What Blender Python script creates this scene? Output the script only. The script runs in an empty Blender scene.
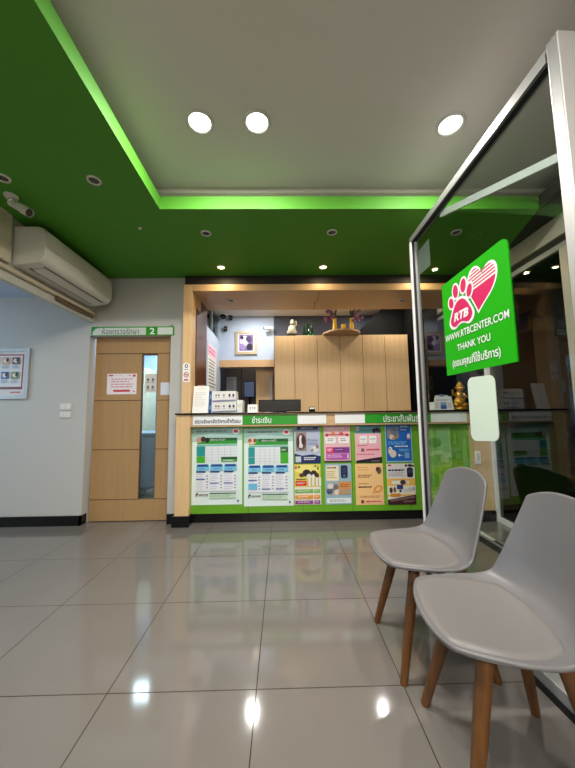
import bpy, bmesh, math, random
from mathutils import Vector, Matrix
random.seed(7)
SC = bpy.context.scene
COL = SC.collection
PI = math.pi

# ------------------------------------------------------------------ camera
CAM_F, PITCH, YAW, ROLL, EYE = 309.8, .0951, .01787, -.01284, 1.1116
_f = Vector((math.sin(YAW)*math.cos(PITCH), math.cos(YAW)*math.cos(PITCH), math.sin(PITCH)))
_r = Vector((math.cos(YAW), -math.sin(YAW), 0)); _u = _r.cross(_f)
_c, _s = math.cos(ROLL), math.sin(ROLL)
_rt, _up = _c*_r + _s*_u, -_s*_r + _c*_u
cam_data = bpy.data.cameras.new('camera')
cam = bpy.data.objects.new('camera', cam_data); COL.objects.link(cam)
cam.matrix_world = Matrix(((_rt.x, _up.x, -_f.x, 0), (_rt.y, _up.y, -_f.y, 0), (_rt.z, _up.z, -_f.z, EYE), (0, 0, 0, 1)))
cam_data.sensor_fit = 'VERTICAL'; cam_data.sensor_height = 36; cam_data.sensor_width = 36
cam_data.lens = CAM_F*36/768
cam_data.clip_start = .02
SC.camera = cam

# ------------------------------------------------------------------ world, exposure
w = bpy.data.worlds.new('night'); SC.world = w; w.use_nodes = True
w.node_tree.nodes['Background'].inputs[0].default_value = (.5, .6, .8, 1)
w.node_tree.nodes['Background'].inputs[1].default_value = .004
SC.view_settings.view_transform = 'Standard'
SC.view_settings.look = 'None'
SC.view_settings.gamma = 1
SC.view_settings.use_curve_mapping = False
SC.view_settings.exposure = 0.0
SC.cycles.max_bounces = 10
SC.cycles.diffuse_bounces = 5
SC.cycles.transparent_max_bounces = 16
SC.cycles.sample_clamp_indirect = 6

# ------------------------------------------------------------------ lamps (positions shared with fixtures, except the added rear fill)
def lamp(name, kind, loc, energy, col, rot=(0, 0, 0), **kw):
    d = bpy.data.lights.new(name, kind); d.energy = energy; d.color = col
    for k, v in kw.items(): setattr(d, k, v)
    o = bpy.data.objects.new(name, d); COL.objects.link(o); o.location = loc; o.rotation_euler = rot
    return o
DOWN = [(-.467, 1.68), (-.13, 1.68), (1.03, 1.69)]
FILL_REAR = [(-.467, -.2), (-.13, -.2)]  # unseen lamps behind the camera, added as general fill
FILL_FAR = [(-.7, -2.4), (-.3, -2.4), (.1, -2.4), (.5, -2.4)]  # unseen lamps added far back to brighten upright faces like cupboards and counter
WARM = [(-.613, 3.07), (.439, 3.075), (1.49, 3.08)]
OFFICE = [(-.42, 4.32), (1.24, 4.30)]
for x, y in DOWN:
    lamp('downlight_or_fill_lamp', 'AREA', (x, y, 2.818), 23, (1, .955, .90), shape='DISK', size=.105)
for x, y in FILL_REAR:
    lamp('downlight_or_fill_lamp', 'AREA', (x, y, 2.818), 22, (1, .955, .90), shape='DISK', size=.105)
for x, y in FILL_FAR:
    lamp('downlight_or_fill_lamp', 'AREA', (x, y, 2.818), 42, (1, .955, .90), shape='DISK', size=.14)
for (x, y), e in zip(WARM, (5.5, 3, 5.5)):
    lamp('warm_lamp', 'AREA', (x, y, 2.606), e*.55, (1, .78, .48), shape='DISK', size=.05)
for (x, y), e in zip(OFFICE, (12, 4)):
    lamp('office_or_fill_lamp', 'AREA', (x, y, 2.648), e, (1, .97, .94), shape='DISK', size=.08)
OFFICE_FILL = [(.10, 3.985), (1.56, 3.985)]  # added pair, fixtures included, to brighten the cupboard doors
for x, y in OFFICE_FILL:
    lamp('office_or_fill_lamp', 'AREA', (x, y, 2.648), 8.5, (1, .93, .82), shape='DISK', size=.16)
lamp('left_room_lamp', 'AREA', (-3.3, 1.9, 2.37), 8, (.62, .82, 1), shape='RECTANGLE', size=.6, size_y=1.2)
lamp('left_window_daylight', 'AREA', (-4.93, 1.6, 1.55), 30, (.55, .78, 1), rot=(0, -PI/2, 0), shape='RECTANGLE', size=1.1, size_y=1.8)
lamp('treatment_room_lamp', 'AREA', (-1.7, 4.4, 2.36), 46, (.68, .86, 1), shape='RECTANGLE', size=.5, size_y=1.0)
lamp('back_office_lamp', 'AREA', (-.5, 5.3, 2.4), 2.0, (1, .93, .85), shape='DISK', size=.2)

# ------------------------------------------------------------------ materials
def lin(c):
    c /= 255.0
    return c/12.92 if c <= .04045 else ((c+.055)/1.055)**2.4
def rgb(r, g, b): return (lin(r), lin(g), lin(b), 1)
MATS = {}
def mat(name, col, rough=.5, metal=0, spec=.5, emit=0, coat=0, noise=0, nscale=(6, 6, 6), bump=0):
    if name in MATS: return MATS[name]
    m = bpy.data.materials.new(name); m.use_nodes = True
    nt = m.node_tree; b = nt.nodes['Principled BSDF']
    c = rgb(*col)
    b.inputs['Base Color'].default_value = c
    b.inputs['Roughness'].default_value = rough
    b.inputs['Metallic'].default_value = metal
    b.inputs['Specular IOR Level'].default_value = spec
    b.inputs['Coat Weight'].default_value = coat
    if emit:
        b.inputs['Emission Color'].default_value = c; b.inputs['Emission Strength'].default_value = emit
    if noise or bump:
        tc = nt.nodes.new('ShaderNodeTexCoord'); mp = nt.nodes.new('ShaderNodeMapping')
        mp.inputs['Scale'].default_value = nscale
        nz = nt.nodes.new('ShaderNodeTexNoise'); nz.inputs['Scale'].default_value = 1; nz.inputs['Detail'].default_value = 4
        nt.links.new(tc.outputs['Object'], mp.inputs['Vector']); nt.links.new(mp.outputs[0], nz.inputs['Vector'])
        if noise:
            mx = nt.nodes.new('ShaderNodeMixRGB'); mx.blend_type = 'MULTIPLY'; mx.inputs[0].default_value = 1
            rp = nt.nodes.new('ShaderNodeMapRange')
            rp.inputs[1].default_value = .3; rp.inputs[2].default_value = .7
            rp.inputs[3].default_value = 1-noise; rp.inputs[4].default_value = 1+noise*.4
            nt.links.new(nz.outputs['Fac'], rp.inputs[0])
            mx.inputs[1].default_value = c
            nt.links.new(rp.outputs[0], mx.inputs[2]); nt.links.new(mx.outputs[0], b.inputs['Base Color'])
        if bump:
            bp = nt.nodes.new('ShaderNodeBump'); bp.inputs['Strength'].default_value = bump; bp.inputs['Distance'].default_value = .002
            nt.links.new(nz.outputs['Fac'], bp.inputs['Height']); nt.links.new(bp.outputs[0], b.inputs['Normal'])
    MATS[name] = m
    return m

def wood(name, col, rough=.45, amount=.08, axis='Z'):
    s = {'Z': (38, 38, 1.6), 'X': (1.6, 38, 38), 'Y': (38, 1.6, 38)}[axis]
    return mat(name, col, rough, noise=amount, nscale=s)

def glass(name, tint=(.86, .9, .88), ior=1.5, rough=.0):
    m = bpy.data.materials.new(name); m.use_nodes = True
    nt = m.node_tree; nt.nodes.clear()
    o = nt.nodes.new('ShaderNodeOutputMaterial'); mx = nt.nodes.new('ShaderNodeMixShader')
    t = nt.nodes.new('ShaderNodeBsdfTransparent'); t.inputs[0].default_value = (*tint, 1)
    g = nt.nodes.new('ShaderNodeBsdfGlossy'); g.inputs['Roughness'].default_value = rough
    fr = nt.nodes.new('ShaderNodeFresnel'); fr.inputs[0].default_value = ior
    ge = nt.nodes.new('ShaderNodeNewGeometry')
    inv = nt.nodes.new('ShaderNodeMath'); inv.operation = 'SUBTRACT'; inv.inputs[0].default_value = 1
    mul = nt.nodes.new('ShaderNodeMath'); mul.operation = 'MULTIPLY'
    nt.links.new(ge.outputs['Backfacing'], inv.inputs[1])
    nt.links.new(fr.outputs[0], mul.inputs[0]); nt.links.new(inv.outputs[0], mul.inputs[1])
    nt.links.new(mul.outputs[0], mx.inputs[0]); nt.links.new(t.outputs[0], mx.inputs[1]); nt.links.new(g.outputs[0], mx.inputs[2])
    nt.links.new(mx.outputs[0], o.inputs[0])
    return m

def floor_material():
    m = bpy.data.materials.new('polished_tile'); m.use_nodes = True
    nt = m.node_tree; b = nt.nodes['Principled BSDF']; L = nt.links.new
    geo = nt.nodes.new('ShaderNodeTexCoord'); sep = nt.nodes.new('ShaderNodeSeparateXYZ')
    L(geo.outputs['Object'], sep.inputs[0])
    ds = []
    for k, off in ((0, -.717), (1, 1.370)):
        a = nt.nodes.new('ShaderNodeMath'); a.operation = 'SUBTRACT'; a.inputs[1].default_value = off-60
        L(sep.outputs[k], a.inputs[0])
        p = nt.nodes.new('ShaderNodeMath'); p.operation = 'PINGPONG'; p.inputs[1].default_value = .3
        L(a.outputs[0], p.inputs[0]); ds.append(p)
    mn = nt.nodes.new('ShaderNodeMath'); mn.operation = 'MINIMUM'
    L(ds[0].outputs[0], mn.inputs[0]); L(ds[1].outputs[0], mn.inputs[1])
    lt = nt.nodes.new('ShaderNodeMath'); lt.operation = 'LESS_THAN'; lt.inputs[1].default_value = .0021
    L(mn.outputs[0], lt.inputs[0])
    nz = nt.nodes.new('ShaderNodeTexNoise'); nz.inputs['Scale'].default_value = 3; nz.inputs['Detail'].default_value = 5
    L(geo.outputs['Object'], nz.inputs['Vector'])
    cr = nt.nodes.new('ShaderNodeMixRGB'); cr.inputs[1].default_value = rgb(112, 107, 102); cr.inputs[2].default_value = rgb(119, 114, 108)
    L(nz.outputs['Fac'], cr.inputs[0])
    mx = nt.nodes.new('ShaderNodeMixRGB'); mx.inputs[2].default_value = rgb(58, 48, 40)
    L(lt.outputs[0], mx.inputs[0]); L(cr.outputs[0], mx.inputs[1]); L(mx.outputs[0], b.inputs['Base Color'])
    rr = nt.nodes.new('ShaderNodeMapRange'); rr.inputs[3].default_value = .085; rr.inputs[4].default_value = .6
    L(lt.outputs[0], rr.inputs[0]); L(rr.outputs[0], b.inputs['Roughness'])
    sp = nt.nodes.new('ShaderNodeMapRange'); sp.inputs[3].default_value = .72; sp.inputs[4].default_value = .1
    L(lt.outputs[0], sp.inputs[0]); L(sp.outputs[0], b.inputs['Specular IOR Level'])
    return m

M_floor = floor_material()
M_white = mat('white_paint', (190, 188, 182), .6)
M_coolw = mat('office_white_paint', (180, 196, 216), .6)
M_ceil = mat('warm_grey_ceiling_paint', (216, 210, 203), .7)
M_corn = mat('cornice_paint', (206, 200, 192), .6)
M_green = mat('green_ceiling_paint', (74, 140, 38), .6, spec=.3)
M_dark = mat('dark_brown_board', (34, 28, 24), .6)
M_black = mat('black_gloss', (12, 12, 12), .25)
M_blackm = mat('black_matt', (8, 8, 8), .65, spec=.12)
M_woodc = wood('pale_wood', (222, 186, 136))
M_woodd = wood('door_wood', (174, 138, 92))
M_woodx = wood('pale_wood_across', (204, 168, 124), axis='X')
M_groove = mat('groove_brown', (96, 66, 40), .6)
M_brown = wood('dark_red_brown_wood', (96, 52, 28), .3, .3)
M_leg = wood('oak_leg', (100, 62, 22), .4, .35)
M_steel = mat('aluminium', (176, 176, 174), .48, .6)
M_alub = mat('bright_aluminium', (236, 234, 232), .45, 0)
M_rubber = mat('black_gasket', (10, 10, 10), .6)
M_ac = mat('white_plastic', (206, 204, 194), .4)
M_acd = mat('grey_plastic', (96, 94, 90), .5)
M_beige = mat('beige_duct', (196, 186, 160), .55)
M_chair = mat('grey_chair_plastic', (104, 102, 103), .38, bump=.05, nscale=(300, 300, 300))
M_pad = mat('grey_seat_leather', (112, 108, 106), .42, bump=.12, nscale=(160, 160, 160))
M_glass = glass('clear_glass')
M_glassn = glass('dark_night_glass', (.5, .5, .48), 1.33)
M_signg = mat('sign_green', (26, 166, 4), .5, spec=.2)
M_board = mat('board_green', (104, 168, 36), .35)
M_strip = mat('strip_green', (38, 150, 36), .35)
M_paper = mat('white_print', (236, 238, 236), .5)
M_lens = mat('lamp_lens', (255, 250, 240), .4, emit=14)
M_lensw = mat('warm_lamp_lens', (255, 214, 140), .4, emit=12)
M_lensoff = mat('unlit_lens', (70, 72, 68), .2)
M_gold = mat('gold_paint', (212, 160, 60), .3, .7)
M_slate = mat('slate_paint', (70, 76, 92), .6)
_pc = {}
def ink(r, g, b):
    k = (r, g, b)
    if k not in _pc: _pc[k] = mat('print_%02x%02x%02x' % k, k, .45)
    return _pc[k]

# ------------------------------------------------------------------ mesh builder
class MB:
    def __init__(s): s.v = []; s.f = []; s.m = []; s.sm = []; s.mats = []
    def mi(s, m):
        if m not in s.mats: s.mats.append(m)
        return s.mats.index(m)
    def add(s, vs, fs, m, smooth=False):
        o = len(s.v); s.v += [tuple(p) for p in vs]; k = s.mi(m)
        for f in fs: s.f.append([o+i for i in f]); s.m.append(k); s.sm.append(smooth)
        return s
    def box(s, a, b, m, bev=0):
        x0, y0, z0 = [min(p, q) for p, q in zip(a, b)]; x1, y1, z1 = [max(p, q) for p, q in zip(a, b)]
        if bev:
            bm = bmesh.new(); bmesh.ops.create_cube(bm, size=1)
            for v in bm.verts: v.co = ((x0+x1)/2+v.co.x*(x1-x0), (y0+y1)/2+v.co.y*(y1-y0), (z0+z1)/2+v.co.z*(z1-z0))
            bmesh.ops.bevel(bm, geom=bm.edges[:], offset=bev, segments=2, affect='EDGES', profile=.5)
            return s.frombm(bm, m)
        v = [(x0, y0, z0), (x1, y0, z0), (x1, y1, z0), (x0, y1, z0), (x0, y0, z1), (x1, y0, z1), (x1, y1, z1), (x0, y1, z1)]
        return s.add(v, [(0, 3, 2, 1), (4, 5, 6, 7), (0, 1, 5, 4), (1, 2, 6, 5), (2, 3, 7, 6), (3, 0, 4, 7)], m)
    def frombm(s, bm, m, smooth=False):
        bm.verts.index_update()
        s.add([v.co[:] for v in bm.verts], [[v.index for v in f.verts] for f in bm.faces], m, smooth); bm.free(); return s
    def prism(s, pts, axis, a, b, m, smooth=False):
        # pts: 2D outline, extruded along axis from a to b
        def P(p, t): return {'x': (t, p[0], p[1]), 'y': (p[0], t, p[1]), 'z': (p[0], p[1], t)}[axis]
        n = len(pts)
        ar = sum(pts[i][0]*pts[(i+1) % n][1]-pts[(i+1) % n][0]*pts[i][1] for i in range(n))
        if (ar < 0) != (axis == 'y'): pts = pts[::-1]
        vs = [P(p, a) for p in pts]+[P(p, b) for p in pts]
        lo, hi = list(range(n))[::-1], list(range(n, 2*n))
        sides = [(i, (i+1) % n, n+(i+1) % n, n+i) for i in range(n)]
        if b < a: lo, hi, sides = lo[::-1], hi[::-1], [t[::-1] for t in sides]
        o = len(s.v); s.v += vs; k = s.mi(m)
        for f in [lo, hi]: s.f.append([o+i for i in f]); s.m.append(k); s.sm.append(False)
        for f in sides: s.f.append([o+i for i in f]); s.m.append(k); s.sm.append(smooth)
        return s
    def tube(s, path, rad, m, n=12, cap=True):
        path = [Vector(p) for p in path]
        if not hasattr(rad, '__len__'): rad = [rad]*len(path)
        rings = []; up = Vector((.13, .21, .97))
        for i, p in enumerate(path):
            d = (path[min(i+1, len(path)-1)]-path[max(i-1, 0)]).normalized()
            a = d.cross(up)
            if a.length < .2: a = d.cross(Vector((1, .1, 0)))
            a.normalize(); b = a.cross(d).normalized()
            rings.append([p+(a*math.cos(2*PI*k/n)+b*math.sin(2*PI*k/n))*rad[i] for k in range(n)])
        vs = [q for r in rings for q in r]; fs = []
        for i in range(len(path)-1):
            for k in range(n): fs.append((i*n+k, (i+1)*n+k, (i+1)*n+(k+1) % n, i*n+(k+1) % n))
        s.add(vs, fs, m, True)
        if cap:
            s.add(rings[0], [list(range(n))], m); s.add(rings[-1], [list(range(n))[::-1]], m)
        return s
    def lathe(s, prof, c, m, n=24, smooth=True):
        vs = []; fs = []
        for r, z in prof:
            for k in range(n): vs.append((c[0]+r*math.cos(2*PI*k/n), c[1]+r*math.sin(2*PI*k/n), c[2]+z))
        for i in range(len(prof)-1):
            for k in range(n): fs.append((i*n+k, i*n+(k+1) % n, (i+1)*n+(k+1) % n, (i+1)*n+k))
        return s.add(vs, fs, m, smooth)
    def ball(s, c, r, m, n=12, sc=(1, 1, 1)):
        bm = bmesh.new(); bmesh.ops.create_uvsphere(bm, u_segments=n, v_segments=max(6, n*2//3), radius=r)
        for v in bm.verts: v.co = Vector((v.co.x*sc[0]+c[0], v.co.y*sc[1]+c[1], v.co.z*sc[2]+c[2]))
        return s.frombm(bm, m, True)
    def xform(s, fn): s.v = [tuple(fn(Vector(p))) for p in s.v]; return s
    def build(s, name, parent=None, org=None, local=False, bevel=0):
        me = bpy.data.meshes.new(name)
        if org is None: org = world_of(parent) if (parent and not local) else Vector((0, 0, 0))
        else: org = Vector(org)
        if local: org = Vector((0, 0, 0))
        me.from_pydata([tuple(Vector(p)-org) for p in s.v], [], s.f)
        for m in s.mats: me.materials.append(m)
        for p, k, q in zip(me.polygons, s.m, s.sm): p.material_index = k; p.use_smooth = q
        me.update()
        o = bpy.data.objects.new(name, me); COL.objects.link(o)
        if parent: o.parent = parent
        else: o.location = org
        if bevel:
            md = o.modifiers.new('bevel', 'BEVEL'); md.width = bevel; md.segments = 2; md.limit_method = 'ANGLE'
        return o
def world_of(o):
    p = Vector((0, 0, 0))
    while o: p += o.location; o = o.parent
    return p
def tag(o, label, cat, group=None, kind=None):
    if label: o['label'] = label
    if cat: o['category'] = cat
    if group: o['group'] = group
    if kind: o['kind'] = kind
    return o
def thing(name, loc, label, cat, group=None, rotz=0):
    o = bpy.data.objects.new(name, None); COL.objects.link(o); o.location = loc; o.rotation_euler = (0, 0, rotz)
    o.empty_display_size = .05
    return tag(o, label, cat, group)
def struct(name, mb, label=None, org=(0, 0, 0)):
    o = mb.build(name, org=org); o['kind'] = 'structure'
    o['category'] = name.rsplit('_', 1)[0] if name.split('_')[0] in ('wall', 'trim', 'window', 'door', 'baseboard') else name
    if label: o['label'] = label
    return o
def dup(root, loc, rotz, label=None):
    r = root.copy(); COL.objects.link(r); r.location = loc; r.rotation_euler = (0, 0, rotz)
    if label: r['label'] = label
    for ch in list(root.children):
        c = ch.copy(); COL.objects.link(c); c.parent = r
        for g in list(ch.children):
            d = g.copy(); COL.objects.link(d); d.parent = c
    return r

# ------------------------------------------------------------------ flat printing
class Sheet:
    """draws flat shapes on a plane: origin = top-left corner, ux right, uz down, nrm towards the reader"""
    def __init__(s, mb, o, ux, uz, nrm, w, h):
        s.mb = mb; s.o = Vector(o); s.ux = Vector(ux); s.uz = Vector(uz); s.n = Vector(nrm); s.w = w; s.h = h; s.k = 0
    def P(s, u, v): return s.o+s.ux*(u*s.w)+s.uz*(v*s.h)+s.n*(.0004+.00022*s.k)
    def poly(s, pts, m):
        s.k += 1
        vs = [s.P(u, v) for u, v in pts]
        nn = Vector((0, 0, 0))
        for i in range(len(vs)): nn += vs[i].cross(vs[(i+1) % len(vs)])
        c = vs[0]
        nn = Vector((0, 0, 0))
        for i in range(1, len(vs)-1): nn += (vs[i]-c).cross(vs[i+1]-c)
        if nn.dot(s.n) < 0: vs = vs[::-1]
        s.mb.add(vs, [list(range(len(vs)))], m); return s
    def rect(s, u0, v0, u1, v1, m): return s.poly([(u0, v0), (u1, v0), (u1, v1), (u0, v1)], m)
    def ell(s, u, v, ru, rv, m, n=18, rot=0):
        pts = []
        for k in range(n):
            x, y = ru*s.w*math.cos(2*PI*k/n), rv*s.h*math.sin(2*PI*k/n)
            pts.append((u+(x*math.cos(rot)-y*math.sin(rot))/s.w, v+(x*math.sin(rot)+y*math.cos(rot))/s.h))
        return s.poly(pts, m)
    def rrect(s, u0, v0, u1, v1, r, m, corners=(1, 1, 1, 1)):
        pts = []
        cs = [(u0, v0, 180), (u1, v0, 270), (u1, v1, 0), (u0, v1, 90)]
        for (cu, cv, a0), on in zip(cs, corners):
            if not on: pts.append((cu, cv)); continue
            ru, rv = r/s.w, r/s.h
            ou = cu+ru*(1 if cu == u0 else -1); ov = cv+rv*(1 if cv == v0 else -1)
            for k in range(7):
                a = math.radians(a0+15*k); pts.append((ou+ru*math.cos(a), ov+rv*math.sin(a)))
        return s.poly(pts, m)
    def lines(s, u0, v0, u1, v1, n, m, fill=.5, ragged=.25, seed=1):
        """rows of illegible small print"""
        rd = random.Random(seed); s.k += 1; dv = (v1-v0)/n
        for i in range(n):
            u = u0; end = u1-(u1-u0)*ragged*rd.random()
            while u < end:
                wd = min((u1-u0)*(.08+.16*rd.random()), end-u)
                vs = [s.P(u, v0+dv*i), s.P(u+wd, v0+dv*i), s.P(u+wd, v0+dv*(i+fill)), s.P(u, v0+dv*(i+fill))]
                if (vs[1]-vs[0]).cross(vs[2]-vs[0]).dot(s.n) < 0: vs = vs[::-1]
                s.mb.add(vs, [(0, 1, 2, 3)], m); u += wd+(u1-u0)*.035
        return s
    def text(s, txt, u0, v0, u1, v1, m, keep=False, bold=0):
        """lettering fitted into the rectangle"""
        s.k += 1
        cu = bpy.data.curves.new('lettering', 'FONT'); cu.body = txt; cu.size = 1; cu.offset = bold; cu.shear = .22 if txt == 'RTB' else 0; cu.resolution_u = 3
        ob = bpy.data.objects.new('lettering', cu); COL.objects.link(ob)
        dg = bpy.context.evaluated_depsgraph_get(); dg.update()
        me = bpy.data.meshes.new_from_object(ob.evaluated_get(dg))
        xs = [v.co.x for v in me.vertices]; ys = [v.co.y for v in me.vertices]
        if xs:
            x0, x1, y0, y1 = min(xs), max(xs), min(ys), max(ys)
            W, H = (u1-u0), (v1-v0)
            vs = []
            for v in me.vertices:
                fu = (v.co.x-x0)/(x1-x0); fv = 1-(v.co.y-y0)/max(1e-6, y1-y0)
                vs.append(s.P(u0+W*fu, v0+H*fv))
            fs = [list(p.vertices) for p in me.polygons]
            if fs:
                a = fs[0]
                nn = (vs[a[1]]-vs[a[0]]).cross(vs[a[2]]-vs[a[0]])
                if nn.dot(s.n) < 0: fs = [f[::-1] for f in fs]
            s.mb.add(vs, fs, m)
        bpy.data.objects.remove(ob); bpy.data.curves.remove(cu); bpy.data.meshes.remove(me)
        return s
def front_sheet(mb, x0, z1, x1, z0, y): return Sheet(mb, (x0, y, z1), (1, 0, 0), (0, 0, -1), (0, -1, 0), x1-x0, z1-z0)

# ================================================================== SETTING
struct('floor', MB().box((-5, -3.2, -.1), (2.25, 7.2, 0), M_floor))
struct('trim_1', MB().box((2.25, -3.2, -.1), (9, 9, -.02), mat('asphalt', (40, 40, 40), .9, noise=.3)), 'dark ground outside the glass')
# green lower ceiling with the open tray
g = MB()
g.prism([(-2.25, 2.16), (1.945, 2.16), (2.106, 2.70), (2.16, 2.9), (2.16, 3.32), (-2.25, 3.32)], 'z', 2.62, 2.72, M_green)
g.box((-2.25, -3, 2.62), (-.885, 2.16, 2.72), M_green)
g.box((1.945, -3, 2.64), (1.985, 2.155, 2.72), M_dark)
struct('ceiling', g, 'green lowered ceiling')
struct('ceiling_tray', MB().box((-1.2, -3, 2.83), (2.4, 2.3, 2.93), M_ceil), 'pale grey raised ceiling')['category'] = 'ceiling'
t = MB(); t.box((-1.12, 2.27, 2.72), (2.3, 2.33, 2.83), M_corn); t.box((-1.1, 2.225, 2.800), (2.3, 2.27, 2.83), M_ceil)
t.box((-1.18, -3, 2.72), (-1.12, 2.33, 2.83), M_corn)
struct('trim_2', t, 'grey cornice round the raised ceiling')
struct('trim_3', MB().prism([(1.99, -3), (2.4, -3), (2.4, 3.3), (2.165, 3.3), (2.165, 2.9), (2.112, 2.70), (1.99, 2.28)], 'z', 2.635, 2.71, M_dark), 'dark slot beside the green ceiling')
# left beam over the opening
struct('trim_4', MB().box((-2.075, -3, 2.120), (-2.03, 3.33, 2.62), mat('beam_paint', (190, 188, 178), .6)), 'white beam above the left opening')
# wall with the door
wl = MB()
wl.box((-5, 3.33, 0), (-2.075, 3.45, 2.7), M_white)
wl.box((-2.075, 3.33, 1.976), (-1.19, 3.45, 2.7), M_white)
wl.box((-1.203, 3.33, 0), (-1.05, 3.45, 2.7), M_white)
wl.box((-1.30, 3.326, 2.10), (-1.05, 3.33, 2.62), M_white)
struct('wall_back', wl)
b = MB(); b.box((-5, 3.312, 0), (-2.072, 3.33, .098), M_black); b.box((-2.09, 3.312, 0), (-2.072, 3.41, .098), M_black)
b.box((-1.2, 3.312, 0), (-1.115, 3.33, .098), M_black)
struct('baseboard_back', b)
# left room shell
struct('wall_left', MB().box((-5.1, -3.2, 0), (-5, 3.45, 2.6), M_white))
wf_ = MB()
for a_, c_ in (((-5, .66, .96), (-4.95, .70, 2.14)), ((-5, 2.50, .96), (-4.95, 2.54, 2.14)), ((-5, .66, .96), (-4.95, 2.54, 1.0)), ((-5, .66, 2.10), (-4.95, 2.54, 2.14)), ((-5, 1.58, .96), (-4.95, 1.62, 2.14))): wf_.box(a_, c_, M_alub)
struct('window_3', wf_, 'aluminium window of the left room')
struct('ceiling_left', MB().box((-5, -3.2, 2.415), (-2.075, 3.33, 2.5), M_coolw))['category'] = 'ceiling'
struct('wall_rear', MB().box((-5, -3.2, 0), (2.25, -3.1, 2.95), mat('rear_wall_paint', (170, 164, 156), .7)))
# right side: glazed wall to the night
rb = MB(); rb.box((2.17, -3, 2.465), (2.26, 4.7, 2.625), mat('beige_beam_paint', (184, 176, 158), .6))
struct('trim_5', rb, 'beige beam over the glazed wall')
struct('trim_6', MB().box((2.20, -3, 2.40), (2.25, 4.7, 2.465), M_dark), 'dark strip under the beige beam')
fr = MB(); fr.box((2.165, -3, 2.357), (2.225, 4.7, 2.40), M_steel)
fr.box((2.165, 2.17, 0), (2.225, 2.265, 2.357), mat('mullion_paint', (190, 182, 166), .4, .3)); fr.box((2.162, 3.20, 0), (2.225, 3.25, 2.357), M_alub)
fr.box((2.165, -3, 0), (2.225, 3.255, .045), M_alub); fr.box((2.165, 1.0, 0), (2.225, 1.06, 2.357), M_steel); fr.box((2.165, -1.0, 0), (2.225, -.94, 2.357), M_steel)
wr = struct('window_1', fr, 'dark glazed wall on the right with aluminium mullions')
pn = MB(); pn.box((2.19, -3, .045), (2.198, 3.255, 2.357), M_glassn)
pn.build('pane', wr)
tr = MB(); tr.box((1.69, 2.25, 0), (1.82, 3.15, .012), M_blackm); tr.box((1.80, 2.25, .012), (1.82, 3.15, .02), M_steel); tr.box((1.74, 2.25, .012), (1.765, 3.15, .02), M_steel); tr.box((1.765, 2.72, .012), (1.80, 3.0, .018), M_alub)
struct('trim_7', tr, 'aluminium floor track between the chairs')

# ---- counter portal (wood opening over the counter)
pw = MB(); pw.box((-1.043, 3.23, 1.128), (-.95, 3.33, 2.505), M_woodc)
struct('trim_8', pw, 'pale wood post beside the counter opening')
hd = MB(); hd.box((-.95, 3.23, 2.435), (2.165, 3.26, 2.505), M_woodx)
hd.box((-.95, 3.26, 2.455), (2.165, 3.92, 2.49), M_woodx)
hd.box((-1.043, 3.27, 2.505), (2.165, 3.36, 2.7), M_dark)  # dark board stands for the shade in the recess above the header
hd.prism([(.431, 3.262), (.437, 3.262), (.433, 3.56), (.45, 3.60), (.40, 3.66), (.425, 3.70), (.42, 3.92), (.414, 3.92), (.418, 3.70), (.392, 3.66), (.44, 3.60), (.427, 3.56)], 'z', 2.4535, 2.456, M_groove)
struct('trim_9', hd, 'pale wood header and soffit over the counter')
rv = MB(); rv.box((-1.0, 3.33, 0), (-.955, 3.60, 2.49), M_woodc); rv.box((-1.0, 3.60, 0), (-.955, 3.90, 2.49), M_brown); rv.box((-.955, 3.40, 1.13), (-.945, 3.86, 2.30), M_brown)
struct('trim_10', rv, 'dark brown wood reveal left of the counter')
# ---- office behind
wo = MB(); wo.box((-1.05, 3.90, 0), (-.97, 4.87, 2.255), M_coolw); wo.box((-1.05, 4.80, 2.255), (-.97, 4.87, 2.72), M_coolw)
struct('wall_office_left', wo)
wg = MB(); wg.box((-1.03, 3.90, 2.255), (-.985, 4.80, 2.285), M_steel); wg.box((-1.03, 4.32, 2.285), (-.985, 4.35, 2.70), M_steel)
wgo = struct('window_2', wg, 'glass transom on top of the office wall')
MB().box((-1.012, 3.90, 2.285), (-1.006, 4.80, 2.70), glass('transom_glass', (.6, .75, .72), 1.6)).build('pane', wgo)
wb = MB(); wb.box((-.97, 4.82, 1.955), (-.12, 4.95, 2.72), M_coolw)
struct('wall_office_back', wb)
struct('trim_11', MB().box((-.97, 4.80, 1.845), (-.12, 4.95, 1.955), M_woodx), 'wood beam under the office wall')
struct('wall_slate', MB().box((-.12, 4.82, 0), (2.165, 4.95, 2.72), M_slate), 'slate grey wall above the cupboard')
struct('ceiling_office', MB().box((-1.05, 3.93, 2.66), (2.165, 5.75, 2.8), mat('office_ceiling_paint', (206, 202, 194), .7)))['category'] = 'ceiling'
wf = MB(); wf.box((-1.3, 5.65, 0), (.3, 5.75, 2.7), mat('far_wall_paint', (98, 90, 84), .6)); wf.box((-1.1, 4.95, 0), (-1.03, 5.65, 2.7), M_slate); wf.box((-.12, 4.95, 0), (-.05, 5.65, 2.7), M_slate)
wf.box((-.745, 5.64, 0), (-.735, 5.65, 2.7), M_dark)
struct('wall_far', wf)
ss = MB(); ss.prism([(1.02, 2.2), (1.50, 2.65), (2.16, 2.65), (2.16, 2.2)], 'y', 4.45, 4.8, M_blackm)
struct('trim_12', ss, 'dark sloped stair soffit behind the cupboard')
struct('trim_13', MB().box((1.79, 4.15, 0), (2.16, 4.45, 2.65), M_blackm), 'black pillar right of the cupboard')
# ---- treatment room behind the door
tw = MB(); tw.box((-2.5, 5.2, 0), (-1.05, 5.3, 2.5), M_coolw); tw.box((-2.6, 3.45, 0), (-2.5, 5.3, 2.5), M_coolw); tw.box((-1.10, 3.45, 0), (-1.06, 5.2, 2.5), M_coolw); tw.box((-2.6, 3.45, 2.4), (-1.06, 5.3, 2.5), M_coolw)
struct('wall_treatment', tw)

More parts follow.
